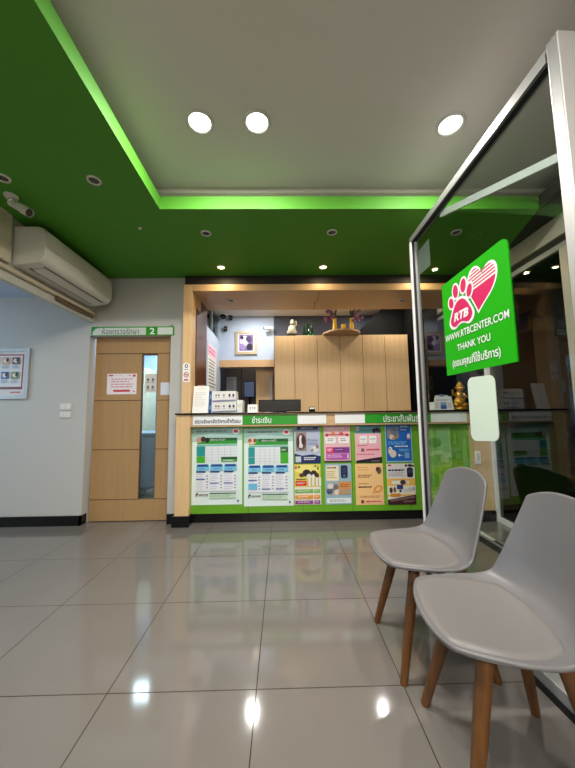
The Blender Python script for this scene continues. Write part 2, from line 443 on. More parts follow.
# ================================================================== door
dr = MB()
D0, D1, DY = -2.058, -1.203, 3.42
# leaf made of boards with grooves and an opening for the narrow pane
gx0, gx1, gz0, gz1 = -1.541, -1.380, .227, 1.778
zs = [(.008, .222), (.230, .744), (.752, 1.272), (1.280, 1.792), (1.800, 1.974)]
for i, (a, c) in enumerate(zs):
    if i in (0, 4): dr.box((D0, DY, a), (D1, DY+.04, c), M_woodd)
    else:
        dr.box((D0, DY, a), (gx0-.007, DY+.04, min(c, 1.80)), M_woodd); dr.box((gx1+.007, DY, a), (D1, DY+.04, c), M_woodd)
dr.box((D0, DY+.006, .008), (gx0-.007, DY+.036, 1.974), M_groove); dr.box((gx1+.007, DY+.006, .008), (D1, DY+.036, 1.974), M_groove)
dr.box((gx0-.007, DY+.006, .2), (gx1+.007, DY+.036, gz0), M_groove); dr.box((gx0-.007, DY+.006, gz1), (gx1+.007, DY+.036, 1.81), M_groove)
for a in (gx0-.007, gx1): dr.box((a, DY+.002, gz0), (a+.007, DY+.038, gz1), M_groove)
door = struct('door_1', dr, 'pale wood door with a narrow glass pane')
MB().box((gx0, DY+.016, gz0), (gx1, DY+.022, gz1), M_glass).build('glass_pane', door)
hm = MB(); hm.box((-1.229, DY-.012, .955), (-1.207, DY, 1.062), M_blackm, .003); hm.build('door_handle', door)['label'] = 'black recessed handle'

# steel cabinet and cream cupboard seen through the pane
st = thing('steel_cabinet', (-1.9, 4.3, 0), 'grey steel cabinet seen through the lower door pane', 'cabinet')
sm = mat('brushed_steel', (150, 166, 184), .4, .2)
MB().box((-2.3, 4.0, .20), (-1.55, 4.6, .86), sm, .006).build('body', st)
MB().box((-2.32, 3.97, .86), (-1.53, 4.62, .89), sm, .004).build('worktop', st)
for x in (-2.29, -1.92): MB().box((x, 3.985, .22), (x+.355, 4.0, .83), sm, .004).build('cabinet_door', st)
for x in (-2.27, -1.58):
    for y in (4.03, 4.57): MB().tube([(x, y, 0), (x, y, .20)], .018, M_steel).build('leg', st)
cc = thing('tall_cupboard', (-2.05, 5.0, 0), 'tall cream cupboard behind the door pane', 'cupboard')
cm = mat('cream_laminate', (226, 212, 178), .5)
MB().box((-2.49, 4.86, .05), (-2.10, 5.19, 1.85), cm, .005).build('body', cc)
for x in (-2.488, -2.293): MB().box((x, 4.845, .08), (x+.19, 4.86, 1.82), cm, .003).build('cupboard_door', cc)
MB().box((-2.49, 4.88, 0), (-2.10, 5.17, .05), M_blackm).build('plinth', cc)

# ================================================================== reception counter
ct = thing('reception_counter', (.5, 3.3, 0), 'long wooden reception counter with green front and black top', 'counter')
MB().box((-1.102, 3.205, 1.112), (2.15, 3.80, 1.128), M_black, .003).build('countertop', ct)['label'] = 'thin black countertop'
MB().box((-1.092, 3.225, .105), (-.95, 3.70, 1.110), M_woodc).build('post', ct)['label'] = 'pale wood end post'
MB().box((1.975, 3.225, .105), (2.15, 3.70, 1.110), M_woodc).build('post', ct)['label'] = 'pale wood end post'
MB().box((-.95, 3.235, .985), (1.975, 3.70, 1.110), M_woodx).build('upper_rail', ct)['label'] = 'wood rail under the countertop'
bd = MB(); bd.box((-.95, 3.30, .10), (1.975, 3.34, .985), M_board)
for x in (-.36, .205, .72, 1.33): bd.box((x-.002, 3.2992, .10), (x+.002, 3.30, .985), mat('board_seam', (52, 90, 20), .5))
bd.build('front_board', ct)['label'] = 'green front board'
kk = MB(); kk.box((-.95, 3.335, 0), (1.975, 3.37, .10), M_black); kk.box((-1.112, 3.205, 0), (-.94, 3.70, .105), M_black, .002); kk.box((1.965, 3.205, 0), (2.15, 3.70, .105), M_black, .002)
kk.build('kick_plate', ct)['label'] = 'black kick plate'

# sign strips on the rail
def strip(label, segs, y=3.235):
    x0, x1 = segs[0][0], segs[-1][1]
    o = thing('counter_sign', (x0, y, 1.005), label, 'sign', 'sign strips along the counter')
    for i, (a, c, m, txt, box) in enumerate(segs):
        mb = MB(); mb.box((a, y-.006, 1.003), (c, y, 1.100), m)
        sh = front_sheet(mb, a, 1.100, c, 1.003, y-.006)
        if txt == 'LINES':
            sh.text('ตรวจรักษาสัตว์/อาบน้ำตัดขน', .04, .34, .96, .82, ink(30, 30, 84), bold=.03)
        elif txt: sh.text(txt, *box, M_paper, bold=.012)
        mb.build('green_panel' if m is M_strip else 'white_panel', o)
    return o
strip('green and white counter sign strip on the left, above the two price posters',
      [(-.922, -.412, M_paper, 'LINES', None), (-.412, .158, M_strip, 'ชำระเงิน', (.17, .14, .52, .86)), (.158, .455, M_paper, None, None)])
strip('green and white counter sign strip on the right, beginning above the pink posters',
      [(.548, .858, M_paper, None, None), (.858, 1.55, M_strip, 'ประชาสัมพันธ์', (.28, .10, .82, .92)), (1.55, 1.93, M_paper, None, None)])

# ================================================================== posters on the counter front
def poster(label, x0, z1, x1, z0, bg, draw, group='posters on the counter front', y=3.2985, name='poster', cat='poster'):
    mb = MB(); mb.box((x0, y-.0012, z0), (x1, y, z1), bg)
    sh = front_sheet(mb, x0, z1, x1, z0, y-.0012)
    draw(sh)
    o = mb.build(name, org=((x0+x1)/2, y, z0)); return tag(o, label, cat, group)
W_ = M_paper
def price(second):
    def d(s):
        s.rect(0, 0, 1, .17, ink(140, 176, 168)); s.poly([(0, .12), (.35, .08), (1, .11), (1, .17), (0, .19)], ink(170, 204, 196))
        s.lines(.08, .035, .75, .075, 1, ink(96, 120, 118), seed=3)
        s.ell(.87, .05, .07, .036, W_); s.ell(.87, .05, .05, .024, ink(190, 60, 80))
        s.rect(.10, .135, .90, .215, ink(44, 150, 50)); s.rect(.30, .135, .90, .172, ink(20, 84, 34))
        if second:
            s.ell(.16, .165, .09, .045, ink(226, 190, 160)); s.ell(.12, .155, .035, .025, ink(150, 90, 50)); s.ell(.22, .155, .03, .025, ink(120, 70, 40))
        else:
            s.ell(.14, .16, .06, .04, ink(196, 150, 140)); s.ell(.22, .15, .05, .035, ink(60, 40, 40)); s.ell(.30, .165, .04, .035, ink(24, 22, 26))
        s.text('บริการ อาบน้ำ', .36, .140, .66, .170, W_)
        s.rect(.10, .222, .90, .24, ink(110, 190, 170))
        w0 = .24 if not second else .20
        s.rect(.09, .245, w0+.02, .37, ink(26, 150, 150))
        s.rect(.09, .375, w0+.02, .46, ink(70, 176, 34) if not second else ink(26, 150, 150))
        s.rect(w0+.03, .245, .90 if not second else .72, .46, ink(226, 232, 236))
        for k in range(1, 5):
            u = w0+.03+k*((.90 if not second else .72)-w0-.03)/5; s.rect(u-.003, .245, u+.003, .46, ink(176, 190, 196))
        for k in range(1, 6): s.rect(w0+.03, .245+.036*k, .90 if not second else .72, .248+.036*k, ink(186, 198, 204))
        if second:
            s.rect(.74, .245, .90, .315, ink(16, 90, 36)); s.rect(.74, .315, .90, .455, ink(62, 170, 40)); s.lines(.76, .27, .88, .30, 2, ink(200, 220, 200), seed=5)
        else:
            s.rect(.58, .395, .90, .45, ink(62, 150, 50)); s.rect(.58, .385, .90, .415, ink(18, 84, 34)); s.lines(.62, .425, .86, .445, 1, W_, seed=5)
        for k in range(3):
            u0 = .09+k*.275; u1 = u0+.255
            s.rect(u0, .485, u1, .56, ink(120, 196, 230)); s.rrect(u0+.02, .478, u1-.02, .51, .006, ink(30, 70, 150)); s.lines(u0+.06, .53, u1-.05, .55, 1, ink(60, 110, 160), seed=k)
            s.rect(u0, .565, u1-.07, .585, ink(30, 60, 130))
            s.rect(u0, .59, u1, .82, ink(232, 234, 242))
            s.lines(u0+.01, .60, u1-.08, .815, 8, ink(190, 196, 212), .4, .4, seed=10+k+5*second); s.lines(u1-.055, .62, u1-.015, .81, 5, ink(120, 120, 130), .4, .1, seed=20+k)
            s.rect(u0, .665+.05*(k > 0)+.06*second*(k > 0), u1-.08, .678+.05*(k > 0)+.06*second*(k > 0), ink(36, 70, 150))
        if second: s.rect(.09, .71, .27, .785, ink(110, 190, 228))
        s.ell(.10, .87, .012, .02, ink(140, 30, 40) if not second else ink(20, 20, 24)); s.ell(.12, .855, .02, .012, ink(60, 30, 40))
        s.lines(.15, .86, .34, .88, 1, ink(90, 60, 60), .8, 0, seed=4)
        s.rect(.36, .845, .88, .857, ink(24, 70, 60)); s.rect(.36, .862, .88, .91, ink(196, 224, 196)); s.lines(.37, .867, .82, .905, 3, ink(120, 150, 130), .4, .2, seed=9)
        s.ell(.92, .95, .018, .014, ink(20, 60, 70))
    return d
PALE = ink(224, 240, 236)
poster('large pale green price poster at the left end of the counter front', -.944, .974, -.423, .188, PALE, price(0))
poster('large pale green price poster second from the left, beside the dog posters', -.405, .957, .108, .166, PALE, price(1))
def a1(s):
    s.rect(0, 0, 1, .72, ink(178, 188, 210)); s.rect(0, 0, 1, .17, ink(120, 132, 160)); s.rrect(.10, .045, .92, .125, .008, ink(44, 50, 84)); s.ell(.17, .085, .07, .05, ink(24, 24, 40)); s.lines(.28, .07, .88, .10, 1, ink(200, 206, 220), seed=2)
    s.rect(.06, .19, .47, .68, ink(150, 130, 132)); s.ell(.27, .44, .19, .22, ink(96, 66, 62)); s.ell(.25, .46, .08, .2, ink(226, 218, 214)); s.ell(.34, .40, .07, .12, ink(60, 36, 34)); s.ell(.14, .45, .06, .15, ink(70, 44, 42)); s.ell(.24, .62, .05, .03, ink(30, 24, 26))
    s.text('Promo', .52, .36, .90, .43, ink(60, 70, 150)); s.lines(.52, .46, .92, .54, 2, ink(120, 130, 170), seed=7)
    s.ell(.78, .64, .16, .08, ink(220, 216, 214)); s.ell(.88, .57, .05, .06, ink(140, 120, 110)); s.ell(.68, .66, .06, .04, ink(150, 140, 134))
    s.poly([(0, .74), (.3, .80), (.7, .77), (1, .82), (1, 1), (0, 1)], ink(26, 38, 96)); s.rect(.04, .82, .25, .97, ink(200, 206, 214)); s.lines(.36, .84, .84, .93, 2, W_, .55, .2, seed=4)
def a2(s):
    s.rect(0, 0, 1, .15, ink(206, 160, 170)); s.text('แพ็กเกจ', .16, .04, .76, .12, ink(226, 226, 226)); s.rect(.04, .25, .96, .275, ink(150, 50, 66)); s.ell(.36, .24, .08, .05, ink(214, 120, 70)); s.ell(.66, .24, .08, .05, ink(196, 84, 60)); s.ell(.12, .27, .06, .04, ink(180, 40, 60)); s.ell(.88, .27, .06, .04, ink(180, 40, 60))
    s.rrect(.06, .32, .45, .50, .008, W_); s.rrect(.55, .32, .95, .50, .008, W_); s.lines(.14, .36, .38, .46, 2, ink(150, 110, 130), seed=1); s.lines(.62, .36, .88, .46, 2, ink(150, 110, 130), seed=2)
    s.rect(.08, .60, .96, .76, ink(150, 60, 150)); s.rect(.08, .60, .36, .76, ink(220, 40, 120)); s.rect(.37, .62, .78, .72, ink(110, 50, 130)); s.lines(.12, .64, .32, .73, 2, W_, seed=3); s.lines(.42, .66, .74, .69, 1, ink(220, 190, 226), seed=3); s.rect(.80, .62, .94, .72, ink(130, 60, 140))
    s.rect(.08, .775, .96, .93, ink(176, 80, 170)); s.lines(.12, .80, .75, .90, 2, ink(230, 190, 230), seed=6); s.rrect(.86, .79, .92, .91, .006, ink(226, 200, 226)); s.rect(0, .965, 1, 1, ink(60, 22, 50))
def a3(s):
    s.rect(0, 0, 1, .24, ink(74, 132, 136)); s.ell(.11, .11, .08, .07, ink(150, 190, 186)); s.ell(.11, .11, .05, .03, ink(200, 120, 140)); s.lines(.24, .09, .72, .13, 1, ink(120, 170, 170), seed=1)
    s.ell(.74, .17, .07, .06, ink(30, 26, 30)); s.ell(.86, .15, .09, .06, ink(40, 34, 36)); s.ell(.95, .18, .04, .05, ink(50, 40, 40))
    for u in (.18, .54): s.rrect(u, .30, u+.28, .50, .008, W_); s.lines(u+.03, .375, u+.25, .42, 1, ink(120, 120, 130), seed=3); s.lines(u+.06, .44, u+.22, .46, 1, ink(190, 150, 160), seed=5)
    s.lines(.08, .54, .52, .58, 1, ink(180, 90, 110), seed=8); s.rrect(.22, .63, .34, .71, .004, ink(120, 96, 110)); s.lines(.42, .64, .92, .69, 1, ink(200, 60, 90), .8, .1, seed=4); s.lines(.06, .77, .75, .81, 1, ink(190, 60, 100), seed=4)
    s.poly([(.02, .94), (1, .85), (1, 1), (.02, 1)], ink(24, 16, 36)); s.lines(.60, .95, .95, .975, 1, ink(190, 150, 180), seed=3)
def a4(s):
    s.rect(.03, .03, .97, .97, ink(24, 100, 190)); s.rect(.02, .0, .98, .10, ink(70, 120, 176)); s.poly([(.08, .12), (.50, .08), (.52, .36), (.30, .42), (.08, .36)], ink(150, 140, 126)); s.ell(.36, .20, .16, .11, ink(110, 120, 134)); s.ell(.24, .34, .08, .07, ink(220, 210, 190)); s.ell(.30, .38, .05, .04, ink(190, 140, 90))
    s.rect(.58, .03, .86, .09, ink(150, 190, 226)); s.lines(.58, .14, .82, .18, 1, W_, seed=4); s.ell(.88, .33, .06, .08, ink(230, 226, 216)); s.ell(.87, .39, .04, .03, ink(190, 130, 80))
    s.lines(.10, .46, .92, .56, 2, ink(110, 190, 240), seed=5); s.lines(.34, .57, .90, .61, 1, W_, .8, .1, seed=6); s.lines(.50, .66, .92, .74, 2, ink(130, 200, 240), seed=7)
    s.ell(.17, .70, .08, .11, ink(232, 226, 214)); s.ell(.26, .78, .13, .10, ink(222, 212, 196)); s.ell(.15, .66, .03, .03, ink(180, 140, 110)); s.rrect(.70, .75, .88, .90, .004, ink(120, 170, 220)); s.ell(.50, .82, .04, .03, W_); s.lines(.56, .82, .66, .85, 1, W_, seed=2)
def b1(s):
    s.rect(0, 0, 1, .56, ink(226, 206, 92)); s.ell(.5, .12, .5, .11, ink(240, 226, 130)); s.ell(.18, .07, .05, .03, ink(60, 130, 50)); s.ell(.8, .05, .05, .03, ink(110, 160, 50)); s.ell(.9, .1, .04, .05, ink(90, 150, 50)); s.ell(.06, .08, .05, .04, ink(220, 90, 90))
    s.ell(.47, .22, .16, .09, ink(34, 28, 28)); s.ell(.28, .27, .10, .05, ink(70, 50, 44)); s.ell(.56, .30, .10, .06, ink(226, 222, 214)); s.ell(.74, .23, .12, .08, ink(44, 36, 34)); s.ell(.72, .30, .05, .05, ink(240, 236, 230)); s.ell(.86, .28, .08, .06, ink(60, 48, 44))
    s.rrect(.04, .41, .46, .53, .008, ink(220, 40, 44)); s.lines(.08, .45, .42, .50, 2, W_, seed=4); s.rect(.06, .36, .44, .385, ink(90, 80, 70))
    for u in (.52, .66, .80, .92): s.rect(u, .33, u+.09, .54, ink(234, 230, 222)); s.rect(u-.008, .34, u+.004, .54, ink(110, 100, 96))
    for v, c in ((.62, ink(116, 180, 90)), (.76, ink(232, 150, 52)), (.89, ink(140, 60, 140))):
        s.rect(.02, v, .70, v+.085, c); s.rect(.74, v, .96, v+.085, c); s.lines(.12, v+.03, .60, v+.06, 1, ink(240, 232, 220), seed=int(v*90)); s.lines(.78, v+.03, .94, v+.06, 1, W_, seed=2)
def b2(s):
    s.rect(0, 0, 1, 1, ink(150, 182, 196)); s.rrect(.05, .04, .52, .42, .012, ink(236, 222, 188)); s.lines(.08, .08, .44, .13, 1, ink(80, 70, 70), .7, .1, seed=4); s.lines(.08, .18, .44, .38, 4, ink(196, 170, 120), seed=5)
    s.rrect(.60, .04, .86, .36, .02, ink(24, 32, 58)); s.rrect(.64, .08, .82, .24, .01, ink(44, 58, 96)); s.ell(.73, .30, .06, .04, ink(80, 100, 140))
    s.ell(.3, .62, .30, .16, ink(176, 170, 160)); s.rect(.52, .44, .98, .64, ink(212, 146, 80)); s.lines(.56, .50, .94, .60, 2, ink(160, 96, 50), seed=4); s.ell(.20, .55, .12, .06, ink(214, 214, 220)); s.ell(.40, .58, .10, .08, ink(120, 110, 110)); s.lines(.05, .62, .32, .72, 2, ink(30, 60, 120), .8, .1, seed=3); s.ell(.44, .70, .1, .07, ink(220, 206, 190)); s.rect(.50, .66, .95, .76, ink(180, 150, 110)); s.ell(.12, .70, .04, .05, ink(60, 70, 110)); s.ell(.20, .71, .03, .05, ink(60, 70, 110))
    s.rrect(.05, .84, .96, .97, .01, ink(226, 234, 234)); s.lines(.15, .88, .85, .94, 2, ink(130, 150, 160), seed=6)
def b3(s):
    s.lines(.10, .08, .60, .20, 2, ink(206, 150, 90), .3, .3, seed=2); s.ell(.82, .16, .13, .10, ink(226, 190, 150)); s.ell(.86, .17, .08, .09, ink(110, 76, 58)); s.ell(.80, .14, .05, .06, ink(60, 48, 44))
    s.lines(.10, .27, .66, .36, 2, ink(136, 90, 50), .5, .3, seed=3); s.lines(.10, .48, .54, .51, 1, ink(150, 96, 50), seed=5); s.lines(.10, .55, .66, .60, 1, ink(80, 60, 44), .7, .2, seed=6)
    s.ell(.80, .62, .18, .085, ink(222, 150, 80), rot=-.5); s.ell(.80, .62, .10, .04, ink(240, 196, 130), rot=-.5); s.ell(.66, .69, .07, .03, ink(226, 160, 96), rot=-.5)
    s.lines(.16, .78, .90, .84, 2, ink(176, 120, 70), .4, .2, seed=7); s.rrect(.18, .88, .28, .96, .004, ink(110, 50, 50)); s.rect(.32, .885, .96, .955, ink(236, 190, 160)); s.lines(.36, .90, .92, .94, 1, ink(200, 50, 50), .8, .1, seed=8)
def b4(s):
    s.rect(0, .0, 1, .34, ink(226, 222, 220)); s.rect(.05, .02, .18, .06, ink(210, 60, 60)); s.ell(.70, .05, .05, .03, ink(60, 44, 40)); s.ell(.84, .05, .08, .035, ink(30, 26, 28)); s.ell(.95, .06, .04, .03, ink(90, 60, 44))
    s.lines(.06, .14, .64, .19, 1, ink(44, 50, 90), .9, .1, seed=3); s.lines(.06, .22, .66, .32, 3, ink(150, 150, 160), .4, seed=4); s.rrect(.72, .10, .94, .34, .02, ink(22, 26, 44)); s.rrect(.76, .14, .90, .24, .01, ink(50, 60, 96))
    s.rect(0, .37, 1, .80, ink(240, 190, 80)); s.rrect(.16, .42, .66, .50, .01, W_); s.ell(.56, .46, .1, .06, ink(60, 56, 60)); s.ell(.74, .46, .06, .05, ink(226, 220, 210)); s.rect(0, .54, 1, .76, ink(234, 226, 206)); s.ell(.13, .65, .06, .07, ink(66, 52, 46)); s.ell(.26, .64, .05, .07, ink(120, 90, 70)); s.rrect(.34, .52, .56, .63, .008, ink(40, 60, 130)); s.rect(.42, .64, .50, .70, ink(40, 60, 110)); s.ell(.64, .66, .07, .05, ink(200, 206, 220)); s.ell(.80, .64, .09, .06, ink(210, 200, 196)); s.ell(.93, .62, .04, .05, ink(160, 160, 176)); s.rrect(.10, .73, .46, .81, .01, ink(214, 140, 50))
    s.poly([(0, .88), (1, .76), (1, 1), (0, 1)], ink(60, 24, 30)); s.poly([(.1, .88), (.95, .79), (.95, .84), (.1, .93)], ink(120, 96, 92)); s.lines(.55, .90, .96, .96, 2, ink(170, 120, 120), seed=4)
poster('lilac poster with a brown and white dog, top row, leftmost', .122, .988, .396, .592, ink(184, 194, 214), a1)
poster('pink and purple poster, top row, second from the left', .434, .984, .714, .600, ink(228, 184, 190), a2)
poster('pink poster with teal heading and black foot, top row, third', .762, .988, 1.040, .588, ink(234, 176, 186), a3)
poster('blue poster with white small dog, top row, rightmost', 1.086, .984, 1.366, .590, ink(150, 196, 230), a4)
poster('yellow poster with dark dogs and three coloured bars, bottom row, leftmost', .118, .582, .392, .172, ink(236, 230, 214), b1)
poster('grey blue poster with a dark device, bottom row, second', .436, .582, .714, .170, ink(160, 190, 200), b2)
poster('plain orange peach poster, bottom row, third from the left', .754, .578, 1.046, .160, ink(240, 196, 134), b3)
poster('white and orange poster with brown foot, bottom row, rightmost', 1.084, .574, 1.380, .158, ink(240, 232, 220), b4)
def gp(s):
    s.rect(.05, .04, .95, .5, ink(130, 190, 90)); s.ell(.45, .2, .22, .07, ink(90, 160, 50)); s.poly([(0, .36), (.5, .30), (1, .34), (1, .40), (.5, .36), (0, .42)], ink(176, 214, 140)); s.rrect(.62, .38, .9, .46, .01, ink(180, 214, 140))
    s.rect(.05, .52, .95, .97, ink(150, 204, 60)); s.ell(.35, .7, .2, .1, ink(116, 180, 40)); s.lines(.15, .85, .85, .95, 2, ink(190, 226, 130), seed=2)
poster('pale green patterned poster behind the glass panel, right of the others', 1.47, .94, 1.78, .17, ink(150, 200, 100), gp)

# ================================================================== small signs by the door
def dsg():
    o = thing('door_sign', (-1.615, 3.33, 1.976), 'white and green sign strip reading room number 2 above the door', 'sign')
    y = 3.325
    mb = MB(); mb.box((-2.058, y-.004, 1.976), (-1.168, 3.33, 2.074), M_strip)
    sh = front_sheet(mb, -2.058, 2.074, -1.168, 1.976, y-.004)
    sh.poly([(.012, .95), (.02, .55), (.045, .25), (.09, .12), (.66, .12), (.66, .95)], ink(206, 214, 206))
    sh.rect(.80, .12, .985, .92, ink(206, 214, 206))
    sh.text('ห้องตรวจรักษา', .13, .14, .575, .88, ink(80, 96, 84))
    sh.text('2', .705, .16, .765, .88, W_, bold=.02)
    mb.build('panel', o)
dsg()
def dn(s):
    s.rect(.05, .05, .20, .12, ink(200, 60, 80)); s.lines(.24, .06, .60, .10, 1, ink(210, 150, 160), seed=2); s.ell(.91, .10, .05, .06, ink(200, 40, 60)); s.ell(.76, .09, .03, .03, ink(200, 120, 130))
    s.lines(.14, .24, .90, .74, 4, ink(206, 120, 140), .35, .25, seed=4); s.rect(.22, .78, .78, .88, ink(200, 60, 70)); s.ell(.92, .86, .03, .04, ink(200, 80, 90))
poster('white notice with red print stuck on the wooden door', -1.921, 1.572, -1.598, 1.345, ink(238, 228, 230), dn, None, 3.4195, 'notice', 'notice')
def gn(s):
    for u in (.28, .68):
        for v in (.32, .72): s.ell(u, v, .10, .09, ink(110, 108, 104)); s.rect(u-.14, v+.12, u+.14, v+.16, ink(140, 138, 134))
poster('pale sticker with four grey marks on the door pane', -1.517, 1.570, -1.385, 1.362, ink(214, 212, 204), gn, None, 3.4355, 'sticker', 'sticker')
poster('small square pale sticker at the right edge of the door', -1.338, 1.472, -1.208, 1.330, ink(196, 200, 206), lambda s: s.rect(.06, .06, .94, .94, ink(216, 220, 226)), None, 3.4195, 'sticker', 'sticker')
def ns():
    mb = MB(); y = 3.23
    sh = front_sheet(mb, -1.036, 1.655, -.960, 1.450, y-.002)
    mb.box((-1.034, y-.002, 1.455), (-.962, y, 1.62), M_paper)
    sh.rrect(0, 0, 1, 1, .03, W_); sh.ell(.5, .17, .24, .10, ink(90, 90, 90)); sh.ell(.5, .17, .12, .05, W_); sh.lines(.22, .33, .78, .40, 1, ink(120, 110, 110), seed=1)
    sh.ell(.5, .62, .36, .145, ink(206, 50, 50)); sh.ell(.5, .62, .26, .105, W_); sh.rect(.3, .60, .7, .64, ink(60, 60, 60)); sh.poly([(.26, .54), (.32, .52), (.74, .70), (.68, .72)], ink(206, 50, 50)); sh.rect(.2, .84, .8, .92, ink(206, 90, 90))
    tag(mb.build('no_smoking_sign', org=(-1.0, y, 1.45)), 'white tag with red no smoking mark on the wood post', 'sign')
ns()

# switch plates
for k, (z0, z1) in enumerate(((1.178, 1.252), (1.095, 1.168))):
    o = thing('switch_plate', (-2.293, 3.33, z0), ('upper' if k == 0 else 'lower')+' of the two grey plates on the left wall', 'switch', 'switch plates on the left wall')
    pl_ = MB().box((-2.357, 3.320, z0), (-2.230, 3.33, z1), M_ac, .003).build('plate', o)
    for j in range(3 if k else 2):
        x = -2.340+j*(.036 if k else .054)
        MB().box((x, 3.317, z0+.014), (x+(.028 if k else .044), 3.320, z1-.014), mat('switch_rocker', (226, 224, 216), .4), .001).build('rocker' if k == 0 else 'socket', pl_)
o = thing('switch_plate', (2.005, 3.225, .57), 'white plate on the right counter post behind the glass', 'switch')
pl_ = MB().box((1.985, 3.215, .57), (2.04, 3.225, .70), M_paper, .003).build('plate', o)
MB().box((2.0, 3.212, .60), (2.025, 3.215, .67), M_ac, .001).build('rocker', pl_)

# framed board on the left wall
fb = thing('framed_board', (-3.1, 3.33, 1.30), 'aluminium framed notice board with red border on the left wall', 'picture')
x0, x1, z0, z1 = -3.50, -2.690, 1.302, 1.842
f = MB()
for a, c in (((x0, 3.305, z0), (x1, 3.33, z0+.035)), ((x0, 3.305, z1-.035), (x1, 3.33, z1)), ((x0, 3.305, z0+.035), (x0+.035, 3.33, z1-.035)), ((x1-.035, 3.305, z0+.035), (x1, 3.33, z1-.035))): f.box(a, c, M_steel)
f.build('frame', fb)
p = MB(); p.box((x0+.035, 3.316, z0+.035), (x1-.035, 3.33, z1-.035), ink(206, 204, 200))
s = front_sheet(p, x0+.035, z1-.035, x1-.035, z0+.035, 3.316)
s.rect(.04, .06, .965, .86, ink(150, 40, 56)); s.rect(.055, .09, .945, .80, ink(212, 212, 214)); s.rect(.055, .81, .945, .84, ink(90, 84, 84)); s.rect(.80, .91, .94, .94, ink(206, 90, 90))
cl = [(60, 100, 160), (190, 60, 80), (110, 140, 90), (200, 160, 110), (180, 56, 70), (90, 80, 76)]
for i in range(6):
    for j in range(2):
        u = .085+i*.145; v = .13+j*.33; c = cl[(i*2+j*3+1) % 6]
        s.rect(u, v, u+.105, v+.16, ink(*c)); s.ell(u+.05, v+.08, .035, .05, ink(224, 200, 180)); s.ell(u+.075, v+.06, .02, .05, ink(40, 40, 50)); s.lines(u, v+.19, u+.105, v+.26, 3, ink(150, 160, 176), .5, .2, seed=i+j)
p.build('print', fb)

# ================================================================== air conditioner and pipes
ac = thing('air_conditioner', (-1.95, 2.72, 2.25), 'white wall air conditioner mounted on the beam under the green ceiling', 'air conditioner')
def prof(grow=0):
    pts = [(-2.03, 2.56), (-1.845, 2.56), (-1.805, 2.545), (-1.790, 2.51), (-1.778, 2.40)]
    for k in range(1, 7):
        a = k/6*PI/2; pts.append((-1.860+.082*math.cos(a), 2.345-.075*math.sin(a)))
    pts += [(-1.95, 2.258), (-2.03, 2.252)]
    return pts
MB().prism(prof(), 'y', 2.27, 3.19, M_ac).build('body', ac, bevel=.008)
pa = MB(); pa.prism([(-1.789, 2.522), (-1.784, 2.522), (-1.771, 2.40), (-1.7765, 2.40)], 'y', 2.285, 3.175, M_ac); pa.build('front_panel', ac)
lv = MB(); lv.prism([(-1.935, 2.2525), (-1.93, 2.2475), (-1.845, 2.2660), (-1.850, 2.2725)], 'y', 2.36, 3.10, M_ac); lv.build('louvre', ac)
sl = MB(); sl.prism([(-1.952, 2.256), (-1.952, 2.2535), (-1.938, 2.2555), (-1.938, 2.260)], 'y', 2.34, 3.12, M_acd); sl.prism([(-1.842, 2.270), (-1.840, 2.2655), (-1.833, 2.2685), (-1.835, 2.274)], 'y', 2.34, 3.12, M_acd); sl.build('air_slot', ac)
tk = thing('pipe_cover', (-2.0, 2.15, 2.24), 'beige pipe cover beside the air conditioner on the beam', 'pipe')
MB().box((-2.03, 2.08, 2.38), (-2.003, 2.232, 2.62), M_beige, .008).build('upper_cover', tk)
MB().box((-2.03, 2.06, 2.245), (-1.998, 2.240, 2.385), M_beige, .008).build('elbow_cover', tk)
MB().tube([(-2.012, 2.10, 2.205), (-2.010, 2.6, 2.203), (-2.012, 3.28, 2.208)], .018, M_beige).build('horizontal_pipe', tk)
rp = MB(); rp.tube([(-2.010, 2.72, 2.165), (-2.012, 3.0, 2.160), (-2.014, 3.26, 2.168)], .014, mat('worn_tape', (120, 96, 70), .8, noise=.4, nscale=(40, 40, 40))).build('worn_pipe', tk)

# ================================================================== ceiling fittings
def downlight(x, y, z, r, lens, label, group, depth=.012, oval=False):
    o = thing('downlight', (x, y, z), label, 'ceiling light', group)
    mb = MB(); mb.lathe([(r*.72, 0), (r*.78, -depth), (r*.95, -depth*.8), (r, 0)], (x, y, z), M_ac, 28); mb.build('trim_ring', o)
    ln = MB(); ln.lathe([(0.0005, -.004), (r*.70, -.003), (r*.72, 0)], (x, y, z), lens, 24); ln.build('lens', o)
    return o
nm = ['bright white downlight on the grey ceiling, left of the pair', 'bright white downlight on the grey ceiling, right of the pair', 'bright white downlight on the grey ceiling, alone near the glass panel']
for (x, y), n in zip(DOWN, nm): downlight(x, y, 2.83, .085, M_lens, n, 'lit white downlights', .010)
nm = ['lit warm spotlight in the green ceiling above the left end of the counter', 'lit warm spotlight in the green ceiling above the middle of the counter', 'lit warm spotlight in the green ceiling seen past the glass panel frame']
for (x, y), n in zip(WARM, nm): downlight(x, y, 2.62, .046, M_lensw, n, 'lit warm spotlights', .008)
for x, y, n in ((-.62, 2.464, 'unlit round spotlight in the green ceiling, left of the two in front of the counter'), (.433, 2.455, 'unlit round spotlight in the green ceiling, right of the two in front of the counter'),
                (-1.192, 1.876, 'unlit round spotlight in the green ceiling left of the raised tray'), (-1.752, 1.855, 'round white fitting in the green ceiling at the left picture edge'), (1.486, 2.46, 'unlit round spotlight in the green ceiling seen through the glass')):
    downlight(x, y, 2.62, .043, M_lensoff, n, 'unlit spotlights in the green ceiling', .010)
for x, y, n in ((-.592, 3.566, 'unlit spotlight in the wood soffit, left end'), (1.459, 3.60, 'unlit spotlight in the wood soffit, right end')):
    downlight(x, y, 2.455, .045, M_lensoff, n, 'spotlights in the wood soffit', .010)
for x, y in OFFICE_FILL: downlight(x, y, 2.66, .09, M_lens, 'added white fill downlight in the office ceiling in front of the '+('left' if x < 1 else 'right')+' cupboards', 'office downlights', .010)
